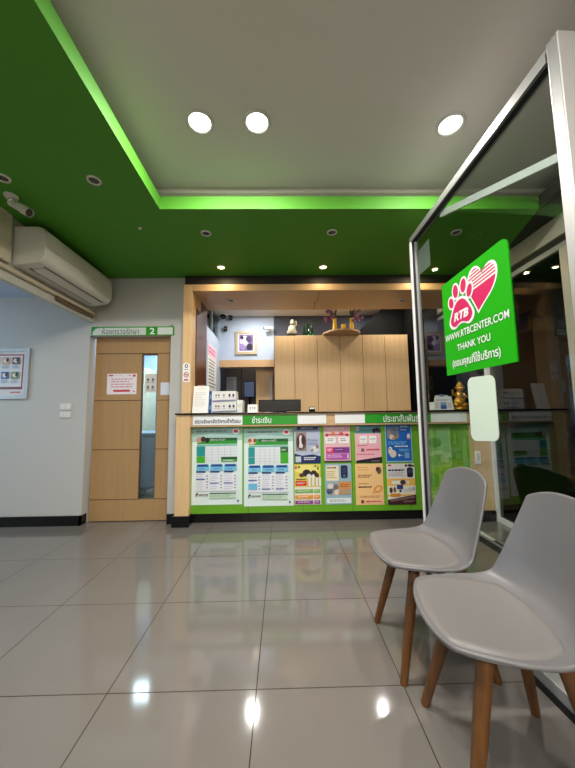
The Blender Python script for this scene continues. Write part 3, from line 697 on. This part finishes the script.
for x, y in OFFICE: downlight(x, y, 2.66, .055, M_lens, 'white downlight in the office ceiling '+('left of the cupboards' if x < 0 else 'over the cupboards'), 'office downlights', .010)
tag(MB().lathe([(.0005, -.012), (.010, -.010), (.014, 0)], (-1.134, 2.393, 2.62), M_ac, 14).build('ceiling_sensor', org=(-1.134, 2.393, 2.62)), 'tiny white sensor dot on the green ceiling', 'sensor')
# bullet camera on the green ceiling
cv = thing('security_camera', (-1.84, 2.02, 2.62), 'white bullet security camera hanging from the green ceiling', 'camera')
MB().lathe([(.0005, -.026), (.030, -.022), (.040, -.010), (.042, 0)], (-1.84, 2.02, 2.62), M_ac, 20).build('mount_base', cv)
MB().tube([(-1.84, 2.02, 2.60), (-1.825, 2.01, 2.575)], .014, M_ac).build('bracket', cv)
cb_ = MB().tube([(-1.845, 2.03, 2.580), (-1.725, 2.03, 2.508)], [.027, .027], M_ac, 18).build('camera_body', cv)
hd = MB(); hd.tube([(-1.765, 2.03, 2.532), (-1.712, 2.03, 2.500)], [.031, .031], M_ac, 18, cap=False); hd.build('sun_hood', cb_)
MB().tube([(-1.726, 2.03, 2.5086), (-1.719, 2.03, 2.5044)], .024, M_black, 16).build('camera_lens', cb_)

# ================================================================== near glass panel with its sign
P0 = Vector((1.055, 2.37, 0)); ang = math.atan2(-1.255, .053)
gpn = thing('glass_panel', P0, 'aluminium framed clear glass panel on the right behind the grey chairs', 'partition', None, ang)
NB = lambda: MB()
PL = 1.256
a = MB(); a.box((.014, -.02, 0), (.046, .035, 2.475), M_steel, .003); a.box((.018, -.0245, .08), (.040, -.02, 2.455), M_alub); fs_ = a.build('far_stile', gpn, local=True)
a = MB(); a.box((.060, -.004, .08), (.066, .012, 2.452), M_steel); a.build('glazing_bead', fs_, local=True)
a = MB(); a.prism([(.014, 2.455), (PL, 2.52), (PL, 2.575), (.014, 2.497)], 'y', -.02, .035, M_steel); a.build('top_rail', gpn, local=True)
a = MB(); a.box((PL+.010, -.022, 0), (PL+.056, .03, 2.585), M_steel, .002); a.box((PL+.056, -.022, 0), (PL+.062, .16, 2.585), M_alub); a.box((PL+.012, .03, 0), (PL+.056, .16, 2.585), M_steel); a.build('near_post', gpn, local=True)  # front face given a whiter material for the light falling on it
a = MB(); a.box((.014, -.075, 0), (PL+.01, .035, .075), M_steel, .004); a.build('bottom_rail', gpn, local=True)
a = MB(); a.box((.014, -.08, .0), (PL+.01, -.075, .03), M_rubber); a.prism([(.046, .075), (.058, .075), (.058, 2.446), (PL, 2.505), (PL, 2.522), (.046, 2.457)], 'y', -.016, .012, M_rubber); a.build('gasket', gpn, local=True)
a = MB(); a.prism([(.38, 2.44), (.40, 2.478), (PL+.01, 2.137), (PL+.01, 2.100)], 'y', .024, .04, M_alub); a.build('diagonal_brace', gpn, local=True)
a = MB(); a.prism([(.046, .07), (PL+.012, .07), (PL+.012, 2.51), (.046, 2.45)], 'y', .012, .020, M_glass); a.build('glass_pane', gpn, local=True)

# green leaf sign stuck on the panel
sg = thing('green_sign', P0, 'green sign with red paw and heart emblem stuck on the glass panel', 'sign', None, ang)
m_ = MB(); W, H = .575, .602
sh = Sheet(m_, (.384, .0045, 1.945), (1, 0, 0), (0, 0, -1), (0, -1, 0), W, H)
def uv(s_, z_): return ((s_-.384)/W, (1.945-z_)/H)
# body with one rounded corner
pts = [(.384, 1.343), (.959, 1.340), (.959, 1.91)]
for k in range(7):
    t_ = math.radians(15*k); pts.append((.914+.045*math.cos(t_), 1.915+.045*math.sin(t_)))
pts += [(.384, 1.945)]
m_.prism(pts, 'y', .005, .0115, M_signg)
sb_ = m_.build('sign_board', sg, local=True)
em = MB(); sh.mb = em; MAG = ink(206, 18, 92)
def bez(ctrl, n=10):
    out = []
    for (p0, p1, p2, p3) in ctrl:
        for i in range(n):
            t = i/n; q = [(1-t)**3*p0[j]+3*(1-t)**2*t*p1[j]+3*(1-t)*t*t*p2[j]+t**3*p3[j] for j in (0, 1)]; out.append(tuple(q))
    return out
def heart(cx, cz, k, rot):
    # heart pointing down, lobes up; k = half width
    c = [((0, .55), (.12, .95), (.62, 1.08), (.88, .82)), ((.88, .82), (1.18, .50), (1.02, .02), (.72, -.28)), ((.72, -.28), (.48, -.52), (.18, -.78), (0, -1.0)),
         ((0, -1.0), (-.18, -.78), (-.48, -.52), (-.72, -.28)), ((-.72, -.28), (-1.02, .02), (-1.18, .50), (-.88, .82)), ((-.88, .82), (-.62, 1.08), (-.12, .95), (0, .55))]
    r = []
    for x, z in bez(c, 8):
        X, Z = x*k, z*k*1.18; r.append((cx+X*math.cos(rot)-Z*math.sin(rot), cz+X*math.sin(rot)+Z*math.cos(rot)))
    return r
def clip(poly, z0, z1):
    def half(P, f):
        o = []
        for i in range(len(P)):
            a_, b_ = P[i], P[(i+1) % len(P)]; fa, fb = f(a_), f(b_)
            if fa >= 0: o.append(a_)
            if fa*fb < 0: t = fa/(fa-fb); o.append((a_[0]+(b_[0]-a_[0])*t, a_[1]+(b_[1]-a_[1])*t))
        return o
    tilt = lambda p_: p_[1]-.10*(p_[0]-.70)
    P = half(poly, lambda p_: tilt(p_)-z0)
    return half(P, lambda p_: z1-tilt(p_)) if P else P
HC = (.752, 1.782)
sh.poly([uv(*p_) for p_ in heart(*HC, .116, -.22)], W_)
inner = heart(*HC, .104, -.22)
low = clip(inner, 1.5, 1.795)
sh.poly([uv(*p_) for p_ in low], MAG)
z = 1.806
while z < 1.92:
    st_ = clip(inner, z, z+.009)
    if len(st_) > 2: sh.poly([uv(*p_) for p_ in st_], MAG)
    z += .0185
toes = [(.484, 1.792, .024, .034, .25), (.535, 1.850, .026, .042, .1), (.612, 1.856, .026, .042, -.1), (.664, 1.806, .023, .038, -.3)]
pad = [(.573+x*.098, 1.703+z_*.084) for x, z_ in bez([((0, 1), (.55, 1), (.75, .35), (1, -.1)), ((1, -.1), (1.25, -.6), (.7, -1.05), (.35, -.75)), ((.35, -.75), (.15, -.62), (-.15, -.62), (-.35, -.75)), ((-.35, -.75), (-.7, -1.05), (-1.25, -.6), (-1, -.1)), ((-1, -.1), (-.75, .35), (-.55, 1), (0, 1))], 7)]
pc = (.573, 1.703)
sh.poly([uv(pc[0]+(x-pc[0])*1.17, pc[1]+(z_-pc[1])*1.2) for x, z_ in pad], W_)
for x, z_, rx, rz, r_ in toes: sh.ell(*uv(x, z_), (rx+.012)/W, (rz+.012)/H, W_, rot=-r_)
sh.poly([uv(*p_) for p_ in pad], MAG)
for x, z_, rx, rz, r_ in toes: sh.ell(*uv(x, z_), rx/W, rz/H, MAG, rot=-r_)
u0, v0 = uv(.503, 1.716); u1, v1 = uv(.645, 1.664)
sh.text('RTB', u0, v0, u1, v1, W_, bold=.045)
em.build('emblem', sb_, local=True)
def tx_(t, s0, z1_, s1, z0_, bold=.0):
    sh.mb = MB(); u0, v0 = uv(s0, z1_); u1, v1 = uv(s1, z0_); sh.text(t, u0, v0, u1, v1, W_, bold=bold); sh.mb.build('lettering', sb_, local=True)
tx_('WWW.RTBCENTER.COM', .402, 1.600, .940, 1.558, .008)
tx_('THANK YOU', .520, 1.518, .805, 1.478, .008)
tx_('(ขอบคุณที่ใช้บริการ)', .462, 1.442, .868, 1.370, .012)
# plain frosted plate below it
pt = thing('door_plate', P0, 'pale blank rounded plate stuck on the glass below the green sign', 'plate', None, ang)
m_ = MB(); pts = []
for cx, cz, a0 in ((.80-.04, 1.30-.04, 0), (.583+.04, 1.305-.04, 90), (.583+.04, .945+.04, 180), (.80-.04, .955+.04, 270)):
    for k in range(7): t_ = math.radians(a0+15*k); pts.append((cx+.04*math.cos(t_), cz+.04*math.sin(t_)))
m_.prism(pts, 'y', .007, .0115, mat('pale_plate', (206, 222, 206), .5)); m_.build('plate', pt, local=True)
# small clear sticker high on the panel
m_ = MB(); m_.prism([(.075, 2.17), (.235, 2.17), (.235, 2.372), (.075, 2.362)], 'y', .0205, .022, mat('pale_grey_sticker', (130, 138, 130), .5))
o = m_.build('sticker', local=True); o.location = P0; o.rotation_euler = (0, 0, ang); tag(o, 'pale grey sheet stuck at the top far corner of the glass panel', 'sticker')

# ================================================================== chairs
CENTRE = [(.250, .440), (.205, .440), (.12, .432), (.02, .426), (-.08, .432), (-.150, .456), (-.195, .515), (-.216, .595), (-.230, .68), (-.243, .762), (-.252, .828)]
RIM = [(.240, .448), (.20, .457), (.12, .459), (.035, .456), (-.045, .459), (-.098, .484), (-.127, .545), (-.153, .615), (-.179, .685), (-.204, .755), (-.224, .814)]
CW = [.205, .226, .240, .246, .242, .232, .221, .212, .205, .198, .192]
def cr(A, t):
    n = len(A)-1; x = max(0, min(.99999, t))*n; i = int(x); f = x-i
    p0, p1, p2, p3 = A[max(i-1, 0)], A[i], A[i+1], A[min(i+2, n)]
    return .5*(2*p1+(p2-p0)*f+(2*p0-5*p1+4*p2-p3)*f*f+(3*p1-p0-3*p2+p3)*f**3)
CF, CZ = [p[0] for p in CENTRE], [p[1] for p in CENTRE]
RF, RZ = [p[0] for p in RIM], [p[1] for p in RIM]
def shell_pt(t, b, off=0):
    d = .01; df = cr(CF, t+d)-cr(CF, t-d); dz = cr(CZ, t+d)-cr(CZ, t-d); L_ = math.hypot(df, dz) or 1
    g = abs(b)**2.4
    return (cr(CF, t)*(1-g)+cr(RF, t)*g+dz/L_*off, b*cr(CW, t), cr(CZ, t)*(1-g)+cr(RZ, t)*g-df/L_*off)
def squircle(a, b, k): return a*math.sqrt(max(0, 1-k*b*b/2)), b*math.sqrt(max(0, 1-k*a*a/2))
def grid(na, nb, fn):
    vs, fs = [], []
    for i in range(na+1):
        for j in range(nb+1): vs.append(fn(-1+2*i/na, -1+2*j/nb))
    for i in range(na):
        for j in range(nb):
            q = i*(nb+1)+j; fs.append((q, q+nb+1, q+nb+2, q+1))
    return vs, fs
def sh_fn(a_, b_):
    k = .62 if a_ < 0 else .42
    A, B = squircle(a_, b_, k)
    return shell_pt((A+1)/2, B)
chair = thing('chair', (0, 0, 0), 'grey moulded chair', 'chair', 'grey chairs with wooden legs')
mb = MB(); vs, fs = grid(46, 22, sh_fn); mb.add(vs, fs, M_chair, True)
so = mb.build('shell', chair, local=True)
md = so.modifiers.new('thickness', 'SOLIDIFY'); md.thickness = .013; md.offset = -1
md = so.modifiers.new('round', 'BEVEL'); md.width = .005; md.segments = 2; md.limit_method = 'ANGLE'; md.angle_limit = math.radians(50)
md = so.modifiers.new('smooth', 'SUBSURF'); md.levels = 1; md.render_levels = 1
def pad_fn(a_, b_):
    A, B = squircle(a_, b_, .72)
    rr = max(abs(a_), abs(b_)); h = -.003+.021*(1-rr**18)
    return shell_pt(.250+A*.222, B*.91, h)
mb = MB(); vs, fs = grid(26, 22, pad_fn); mb.add(vs, fs, M_pad, True); so = mb.build('seat_pad', chair, local=True)
md = so.modifiers.new('thickness', 'SOLIDIFY'); md.thickness = .004; md.offset = -1
for sf in (1, -1):
    for sl in (1, -1):
        top = Vector((sf*.098 - .005, sl*.108, .432)); bot = Vector((sf*.195, sl*.192, 0))
        mb = MB(); mb.tube([top, top.lerp(bot, .45), top.lerp(bot, .985), bot], [.024, .0215, .0155, .014], M_leg, 14); mb.build('leg', chair, local=True)
mb = MB()
mb.box((-.11, -.014, .405), (.11, .014, .418), M_blackm); mb.box((-.014, -.11, .405), (.014, .11, .418), M_blackm); mb.tube([(0, 0, .395), (0, 0, .43)], .03, M_blackm, 14)
for sf in (1, -1):
    for sl in (1, -1): mb.tube([(sf*.05, sl*.05, .411), (sf*.122, sl*.124, .402)], .008, M_blackm, 8)
mb.build('underframe', chair, local=True)['label'] = 'black metal underframe'
chair.location = (.683, 1.562, 0); chair.rotation_euler = (0, 0, PI-.015)
chair['label'] = 'grey moulded chair with wooden legs farther from the camera, nearer the counter'
c2 = dup(chair, (.700, 1.068, 0), PI-.13, 'grey moulded chair with wooden legs nearest the camera, at the right edge')

# ================================================================== things on the counter
TOP = 1.128
o = thing('menu_stand', (-.86, 3.30, TOP), 'white paper sheet stand at the left end of the countertop', 'stand')
mb = MB(); mb.prism([(3.25, TOP), (3.254, TOP), (3.314, TOP+.288), (3.310, TOP+.288)], 'x', -.938, -.775, M_paper)
n_ = Vector((0, -.288, .060)).normalized(); s = Sheet(mb, (-.938, 3.310, TOP+.288), (1, 0, 0), Vector((0, -.060, -.288)).normalized(), n_, .163, .294)
s.lines(.25, .10, .75, .13, 1, ink(190, 184, 180), seed=1); s.lines(.12, .24, .88, .80, 9, ink(206, 202, 198), .35, .4, seed=3)
mb.build('sheet', o)
MB().prism([(3.316, TOP), (3.37, TOP), (3.322, TOP+.30), (3.316, TOP+.30)], 'x', -.90, -.83, mat('clear_brown_plastic', (150, 110, 80), .3)).build('back_support', o)
def pbox(x0, x1, z0, z1, label, y0=3.42, y1=3.60, blue=True, seed=1):
    o = thing('product_box', ((x0+x1)/2, (y0+y1)/2, z0), label, 'box', 'boxes on the counter')
    mb = MB(); mb.box((x0, y0, z0), (x1, y1, z1), M_paper, .002); s = front_sheet(mb, x0, z1, x1, z0, y0)
    if blue:
        s.rect(.0, .0, .10, 1, ink(40, 90, 160)); s.rect(.02, .3, .08, .7, ink(120, 170, 220))
        for k, u in enumerate((.26, .36, .55, .76, .90)): s.ell(u, .38, .026+.012*(k > 2), .10+.05*(k > 2), ink(60+20*(k % 3), 44, 60+10*k)); s.rect(u-.03, .58, u+.03, .62, ink(150, 150, 160))
        s.poly([(.12, .86), (.5, .80), (1, .78), (1, .86), (.5, .90), (.12, .98)], ink(150, 120, 190)); s.poly([(.12, .98), (.5, .90), (1, .86), (1, .92), (.5, .98)], ink(120, 180, 130))
    else: s.lines(.2, .3, .8, .6, 3, ink(200, 190, 180), seed=seed)
    mb.build('carton', o); return o
pbox(-.805, -.503, TOP, TOP+.118, 'lower of two stacked white product boxes with blue ends')
pbox(-.803, -.508, TOP+.119, TOP+.238, 'upper of two stacked white product boxes with blue ends')
pbox(-.498, -.436, TOP, TOP+.138, 'small plain white box right of the stacked product boxes', blue=False)
o = thing('price_card', (-.325, 3.42, TOP), 'small white price card on the countertop beside the black screen', 'card')
mb = MB(); mb.prism([(3.39, TOP), (3.393, TOP), (3.42, TOP+.088), (3.417, TOP+.088)], 'x', -.378, -.272, M_paper)
s = Sheet(mb, (-.378, 3.417, TOP+.088), (1, 0, 0), Vector((0, -.027, -.088)).normalized(), Vector((0, -.088, .027)).normalized(), .106, .092)
for k in range(3): s.rect(.18+.24*k, .3, .32+.24*k, .62, ink(90, 90, 96)); s.rect(.22+.24*k, .38, .28+.24*k, .54, W_)
mb.build('card', o); MB().prism([(3.42, TOP), (3.45, TOP), (3.42, TOP+.086)], 'x', -.36, -.29, M_paper).build('card_support', o)
o = thing('counter_screen', (-.03, 3.5, TOP), 'wide low black screen standing on the countertop', 'screen')
hb_ = MB().box((-.263, 3.46, TOP+.006), (.208, 3.485, TOP+.140), M_blackm, .004).build('housing', o)
MB().box((-.255, 3.457, TOP+.014), (.20, 3.46, TOP+.132), M_black).build('panel', hb_)
MB().box((-.10, 3.43, TOP), (.05, 3.56, TOP+.008), M_blackm, .002).build('foot', o)
o = thing('card_holder', (.33, 3.45, TOP), 'tiny black card holder with white cards on the countertop', 'holder')
mb = MB(); mb.box((.298, 3.42, TOP), (.362, 3.46, TOP+.03), M_blackm, .003); mb.box((.298, 3.455, TOP), (.362, 3.465, TOP+.055), M_blackm, .002); mb.build('holder', o)
MB().box((.304, 3.435, TOP+.028), (.356, 3.45, TOP+.048), M_paper).build('cards', o)['label'] = 'white cards'
o = thing('brochure_tray', (1.79, 3.45, TOP), 'white brochure tray with blue print on the countertop behind the glass', 'tray')
mb = MB(); mb.prism([(1.672, TOP), (1.911, TOP), (1.885, TOP+.15), (1.70, TOP+.15)], 'y', 3.42, 3.426, M_paper)
s = front_sheet(mb, 1.68, TOP+.15, 1.90, TOP, 3.42); s.rect(.36, .42, .66, .92, ink(130, 170, 210)); s.rect(.36, .66, .66, .92, ink(60, 100, 170)); s.lines(.14, .2, .86, .34, 2, ink(170, 150, 160), seed=3); s.lines(.08, .5, .3, .9, 3, ink(206, 180, 170), seed=4); s.lines(.7, .5, .95, .9, 3, ink(206, 160, 160), seed=5)
mb.build('front', o); MB().box((1.70, 3.426, TOP), (1.885, 3.56, TOP+.09), M_paper, .003).build('tray_body', o)
mb = MB()
for k in range(3): mb.box((1.72+.05*k, 3.44, TOP+.09), (1.76+.05*k, 3.455, TOP+.165+.01*(k == 1)), ink((226, 90, 206)[k], (214, 120, 206)[k], (204, 180, 206)[k]))
mb.build('brochures', o)
# golden figurine
o = thing('golden_figurine', (2.0, 3.48, TOP), 'golden seated figurine on the countertop behind the glass', 'figurine')
gx = 2.01
MB().lathe([(.0005, 0), (.078, 0), (.082, .02), (.07, .035), (.0005, .035)], (gx, 3.48, TOP), M_gold, 20).build('pedestal', o)
mb = MB(); mb.ball((gx, 3.48, TOP+.09), .06, M_gold, 16, (1.05, .9, 1.0)); mb.ball((gx-.045, 3.46, TOP+.06), .034, M_gold, 12, (1.2, 1, .8)); mb.ball((gx+.045, 3.46, TOP+.06), .034, M_gold, 12, (1.2, 1, .8)); mb.ball((gx, 3.48, TOP+.165), .045, M_gold, 14, (1, .85, 1.2)); mb.build('body', o)
mb = MB(); mb.ball((gx+.01, 3.475, TOP+.245), .040, M_gold, 16, (1.05, 1, 1)); mb.ball((gx+.01, 3.436, TOP+.24), .012, M_gold); mb.lathe([(.042, .02), (.03, .045), (.012, .07), (.0005, .08)], (gx+.01, 3.475, TOP+.245), M_gold, 14); mb.ball((gx-.034, 3.475, TOP+.25), .012, M_gold); mb.ball((gx+.054, 3.475, TOP+.25), .012, M_gold); mb.build('head', o)
MB().tube([(gx-.035, 3.475, TOP+.18), (gx-.085, 3.455, TOP+.17), (gx-.095, 3.44, TOP+.225)], [.016, .014, .011], M_gold).build('arm', o)
MB().tube([(gx+.04, 3.475, TOP+.18), (gx+.07, 3.45, TOP+.14), (gx+.02, 3.425, TOP+.12)], [.016, .014, .011], M_gold).build('arm', o)

# ================================================================== tall cupboards behind the counter
xs = [-.100, .178, .492, .804, 1.12, 1.43, 1.755]
nm = ['pale wood cupboard unit at the left end of the row behind the counter', 'pale wood cupboard unit second from the left behind the counter', 'pale wood cupboard unit left of the middle, under the half round shelf', 'pale wood cupboard unit right of the middle, under the half round shelf', 'pale wood cupboard unit second from the right behind the counter', 'pale wood cupboard unit at the right end of the row behind the counter']
for i in range(6):
    a_, c_ = xs[i], xs[i+1]; dy = .012 if i == 0 else 0
    o = thing('tall_cupboard', ((a_+c_)/2, 4.4, 0), nm[i], 'cupboard', 'cupboard units behind the counter')
    MB().box((a_+.001, 4.222+dy, .06), (c_-.001, 4.70, 2.178), M_woodc).build('carcass', o)
    MB().box((a_+.003, 4.20+dy, .07), (c_-.003, 4.22+dy, 2.185), M_woodc, .0015).build('cupboard_door', o)
    MB().box((a_+.001, 4.25, 0), (c_-.001, 4.68, .06), M_blackm).build('plinth', o)
# half round shelf
o = thing('half_round_shelf', (.80, 4.2, 2.19), 'half round wooden shelf jutting out over the cupboard tops', 'shelf')
pts = [(.828+.258*math.cos(PI+PI*k/24), 4.205+.27*math.sin(PI+PI*k/24)) for k in range(25)]
MB().prism(pts+[(1.086, 4.40), (.57, 4.40)], 'z', 2.187, 2.207, M_woodx).build('board', o)
ZT = 2.187
def flower_vase(x, y, label, seed, lean):
    rd = random.Random(seed)
    o = thing('flower_vase', (x, y, 2.207), label, 'vase', 'flower vases on the half round shelf')
    ym = mat('yellow_glaze', (226, 180, 50), .25)
    MB().lathe([(.0005, 0), (.030, 0), (.034, .02), (.026, .10), (.022, .15), (.028, .185), (.024, .185), (.018, .15), (.0005, .14)], (x, y, 2.207), ym, 18).build('vase_body', o)
    gm = mat('leaf_green', (60, 84, 44), .5); pm = mat('orchid_purple', (120, 36, 84), .5); pk = mat('orchid_pink', (170, 110, 140), .5)
    mb = MB(); tips = []
    for k in range(4):
        dx, dy, h = lean*(.015+.012*k)+rd.uniform(-.012, .012), rd.uniform(-.05, .02), .12+.03*k
        tp = (x+dx*1.6, y+dy, 2.207+.14+h*.6); tips.append(tp); mb.tube([(x, y, 2.34), (x+dx*.5, y+dy*.4, 2.207+.14+h*.35), tp], [.004, .0035, .002], gm, 6)
    mb.build('stems', o)
    for k in range(3):
        d_ = Vector((lean*.05+.075*(k-1)+rd.uniform(-.01, .01), rd.uniform(-.06, .0), .12+.03*rd.random())); p0 = Vector((x, y, 2.38)); sd = Vector((-d_.z, 0, d_.x)).normalized()*.016
        q = [p0, p0+d_*.5+sd+Vector((0, 0, .03)), p0+d_, p0+d_*.5-sd+Vector((0, 0, .03))]
        q2 = [v_+Vector((0, .004, .003)) for v_ in q]
        mb = MB(); mb.add(q+q2, [(0, 1, 2, 3), (7, 6, 5, 4), (0, 4, 5, 1), (1, 5, 6, 2), (2, 6, 7, 3), (3, 7, 4, 0)], gm, False); mb.build('leaf', o)
    for k in range(9):
        t = tips[k % 4]; c_ = Vector(t)+Vector((rd.uniform(-.03, .03)+lean*.02, rd.uniform(-.05, .02), rd.uniform(-.12, .02)))
        mb = MB()
        for j in range(5):
            a_ = 2*PI*j/5+rd.random(); mb.ball((c_.x+.013*math.cos(a_), c_.y, c_.z+.013*math.sin(a_)), .012, pk if (j+k) % 3 == 0 else pm, 8, (1, .45, 1))
        mb.ball((c_.x, c_.y-.006, c_.z), .005, pm, 6); mb.build('flower', o)
flower_vase(.725, 4.10, 'yellow vase with purple orchids on the left of the half round shelf', 3, -1)
flower_vase(.955, 4.10, 'yellow vase with purple orchids on the right of the half round shelf', 8, 1)
o = tag(MB().lathe([(.0005, 0), (.030, 0), (.034, .09), (.031, .09), (.026, .005), (.0005, .005)], (.84, 4.08, 2.207), mat('yellow_glaze', (226, 180, 50), .25), 18).build('tumbler', org=(.84, 4.08, 2.207)), 'short yellow tumbler between the two orchid vases', 'tumbler')
# statue and small glass vases
o = thing('white_statue', (.15, 4.30, 2.185), 'small cream statue on a dark base on top of the left cupboard', 'statue')
MB().box((.075, 4.25, 2.185), (.225, 4.35, 2.215), M_blackm, .004).build('statue_base', o)
cm2 = mat('cream_ceramic', (160, 152, 132), .4)
mb = MB(); mb.ball((.15, 4.30, 2.29), .06, cm2, 14, (.95, .8, 1.3)); mb.ball((.11, 4.29, 2.25), .035, cm2, 12); mb.ball((.19, 4.29, 2.25), .035, cm2, 12); mb.build('body', o)
mb = MB(); mb.ball((.155, 4.29, 2.385), .034, cm2, 14); mb.lathe([(.034, 0), (.02, .03), (.0005, .045)], (.155, 4.29, 2.40), cm2, 12); mb.ball((.155, 4.258, 2.38), .009, cm2, 8); mb.build('head', o)
MB().tube([(.19, 4.29, 2.34), (.215, 4.27, 2.36), (.205, 4.26, 2.41)], [.014, .012, .009], cm2).build('arm', o)
gg = glass('green_vase_glass', (.55, .8, .6), 1.6)
for k, (x, h) in enumerate(((.325, .15), (.375, .19), (.43, .17))):
    o = thing('bud_vase', (x, 4.28, 2.185), ('left', 'middle', 'right')[k]+' of three small glass bud vases beside the cream statue', 'vase', 'bud vases on the cupboard')
    MB().lathe([(.0005, 0), (.022, 0), (.024, .03), (.016, h*.7), (.018, h), (.015, h), (.013, h*.7), (.02, .03), (.0005, .006)], (x, 4.28, 2.185), gg, 14).build('vase_body', o)
    mb = MB(); gm = mat('leaf_green', (60, 84, 44), .5)
    for j in range(4):
        mb.tube([(x, 4.28, 2.20), (x+.005*(j-1.5), 4.28, 2.185+h), (x+.012*(j-1.5), 4.27, 2.185+h+.05)], [.002, .003, .001], gm, 6)
    mb.build('stems', o)

# ================================================================== office details
o = thing('framed_picture', (-.555, 4.82, 2.045), 'framed purple and white picture on the office wall', 'picture')
a_, c_, z0, z1 = -.726, -.386, 2.045, 2.415
mb = MB(); fm = mat('champagne_frame', (196, 180, 150), .4, .3)
for p_, q_ in (((a_, 4.795, z0), (c_, 4.82, z0+.04)), ((a_, 4.795, z1-.04), (c_, 4.82, z1)), ((a_, 4.795, z0+.04), (a_+.04, 4.82, z1-.04)), ((c_-.04, 4.795, z0+.04), (c_, 4.82, z1-.04))): mb.box(p_, q_, fm)
mb.build('frame', o)
mb = MB(); mb.box((a_+.04, 4.81, z0+.04), (c_-.04, 4.82, z1-.04), ink(226, 222, 230)); s = front_sheet(mb, a_+.04, z1-.04, c_-.04, z0+.04, 4.81)
s.rect(.08, .06, .92, .94, ink(120, 90, 150)); s.ell(.40, .40, .30, .30, ink(210, 196, 226)); s.ell(.66, .30, .18, .2, ink(60, 40, 90)); s.ell(.3, .72, .2, .18, ink(150, 130, 190)); s.ell(.70, .72, .18, .2, ink(30, 24, 44)); s.ell(.45, .5, .12, .14, ink(236, 230, 240)); s.ell(.24, .22, .1, .1, ink(50, 36, 70))
mb.build('print', o)
# wall poster with pink title
mb = MB(); mb.box((-.97, 4.03, 1.43), (-.967, 4.56, 2.06), M_paper)
s = Sheet(mb, (-.967, 4.03, 2.06), (0, 1, 0), (0, 0, -1), (1, 0, 0), .53, .63)
s.rect(0, .0, 1, .26, ink(236, 200, 214)); s.lines(.08, .06, .92, .22, 2, ink(206, 90, 140), .6, .1, seed=2); s.lines(.1, .32, .92, .96, 9, ink(90, 88, 96), .4, .3, seed=3)
tag(mb.build('wall_poster', org=(-.97, 4.3, 1.43)), 'white list poster with pink heading on the left office wall', 'poster')
# office cameras
o = thing('security_camera', (-.90, 4.72, 2.66), 'black and white dome security camera in the office corner', 'camera')
MB().lathe([(.0005, -.02), (.05, -.02), (.06, 0), (.05, .03), (.0005, .03)], (-.90, 4.72, 2.66), M_paper, 18).build('mount_base', o)
mb = MB(); mb.ball((-.90, 4.70, 2.625), .045, M_black, 16); mb.build('camera_dome', o)
MB().tube([(-.90, 4.72, 2.69), (-.90, 4.72, 2.70)], .02, M_paper).build('bracket', o)
for x, z, lab in ((-.80, 2.63, 'small black wall speaker right of the office dome camera'), (-.88, 2.455, 'small black wall speaker below the office dome camera')):
    o = thing('wall_speaker', (x, 4.80, z), lab, 'speaker', 'black wall speakers in the office')
    MB().box((x-.025, 4.765, z-.035), (x+.025, 4.81, z+.035), M_blackm, .006).build('housing', o)
    MB().tube([(x, 4.81, z), (x, 4.82, z)], .01, M_blackm).build('bracket', o)
    MB().tube([(x, 4.766, z-.005), (x, 4.762, z-.005)], .018, M_acd, 14).build('grille', o)
o = thing('security_camera', (-.19, 4.82, 2.43), 'white bullet camera on the office wall left of the cupboard', 'camera')
MB().tube([(-.16, 4.82, 2.43), (-.16, 4.79, 2.43)], .03, M_paper, 14).build('mount_base', o)
MB().tube([(-.16, 4.79, 2.43), (-.19, 4.74, 2.435)], .012, M_paper).build('bracket', o)
cb_ = MB().tube([(-.14, 4.75, 2.44), (-.27, 4.70, 2.435)], .026, M_paper, 14).build('camera_body', o)
MB().tube([(-.27, 4.70, 2.435), (-.274, 4.698, 2.435)], .02, M_black, 14).build('camera_lens', cb_)
# far room
mb = MB(); mb.box((-1.01, 5.647, 1.53), (-.832, 5.65, 1.79), ink(186, 190, 200)); s = front_sheet(mb, -1.01, 1.79, -.832, 1.53, 5.647); s.lines(.1, .1, .9, .9, 7, ink(120, 124, 140), .5, .3, seed=3)
tag(mb.build('notice', org=(-.92, 5.65, 1.53)), 'pale notice sheet on the dark far wall of the office', 'notice')
o = thing('desk', (-.70, 5.40, 0), 'dark office desk in the far room', 'desk')
MB().box((-1.0, 5.12, 1.02), (-.46, 5.60, 1.05), M_brown, .003).build('desktop', o)
for x in (-.99, -.49): MB().box((x, 5.14, 0), (x+.02, 5.58, 1.02), M_brown).build('side_panel', o)
o = thing('computer_monitor', (-.56, 5.40, 1.05), 'blue lit computer monitor on the far desk', 'monitor')
hb_ = MB().box((-.665, 5.38, 1.40), (-.475, 5.41, 1.68), M_blackm, .004).build('housing', o)
MB().box((-.655, 5.377, 1.412), (-.485, 5.38, 1.668), mat('monitor_glow', (58, 76, 112), .3, emit=.5)).build('screen', hb_)
MB().box((-.58, 5.40, 1.06), (-.55, 5.42, 1.45), M_blackm).build('stand', o); MB().box((-.64, 5.33, 1.05), (-.49, 5.47, 1.062), M_blackm, .002).build('foot', o)
o = thing('low_cabinet', (-.22, 5.3, 0), 'pale wood cabinet with metal handle beyond the office opening', 'cabinet')
MB().box((-.43, 5.10, 0), (-.14, 5.60, 1.84), M_woodc, .002).build('carcass', o)
cd_ = MB().box((-.425, 5.08, .05), (-.20, 5.10, 1.83), M_woodc, .002).build('cabinet_door', o)
MB().box((-.195, 5.05, 1.2), (-.165, 5.10, 1.72), M_steel, .004).build('handle', cd_)
print('built', len(SC.objects))
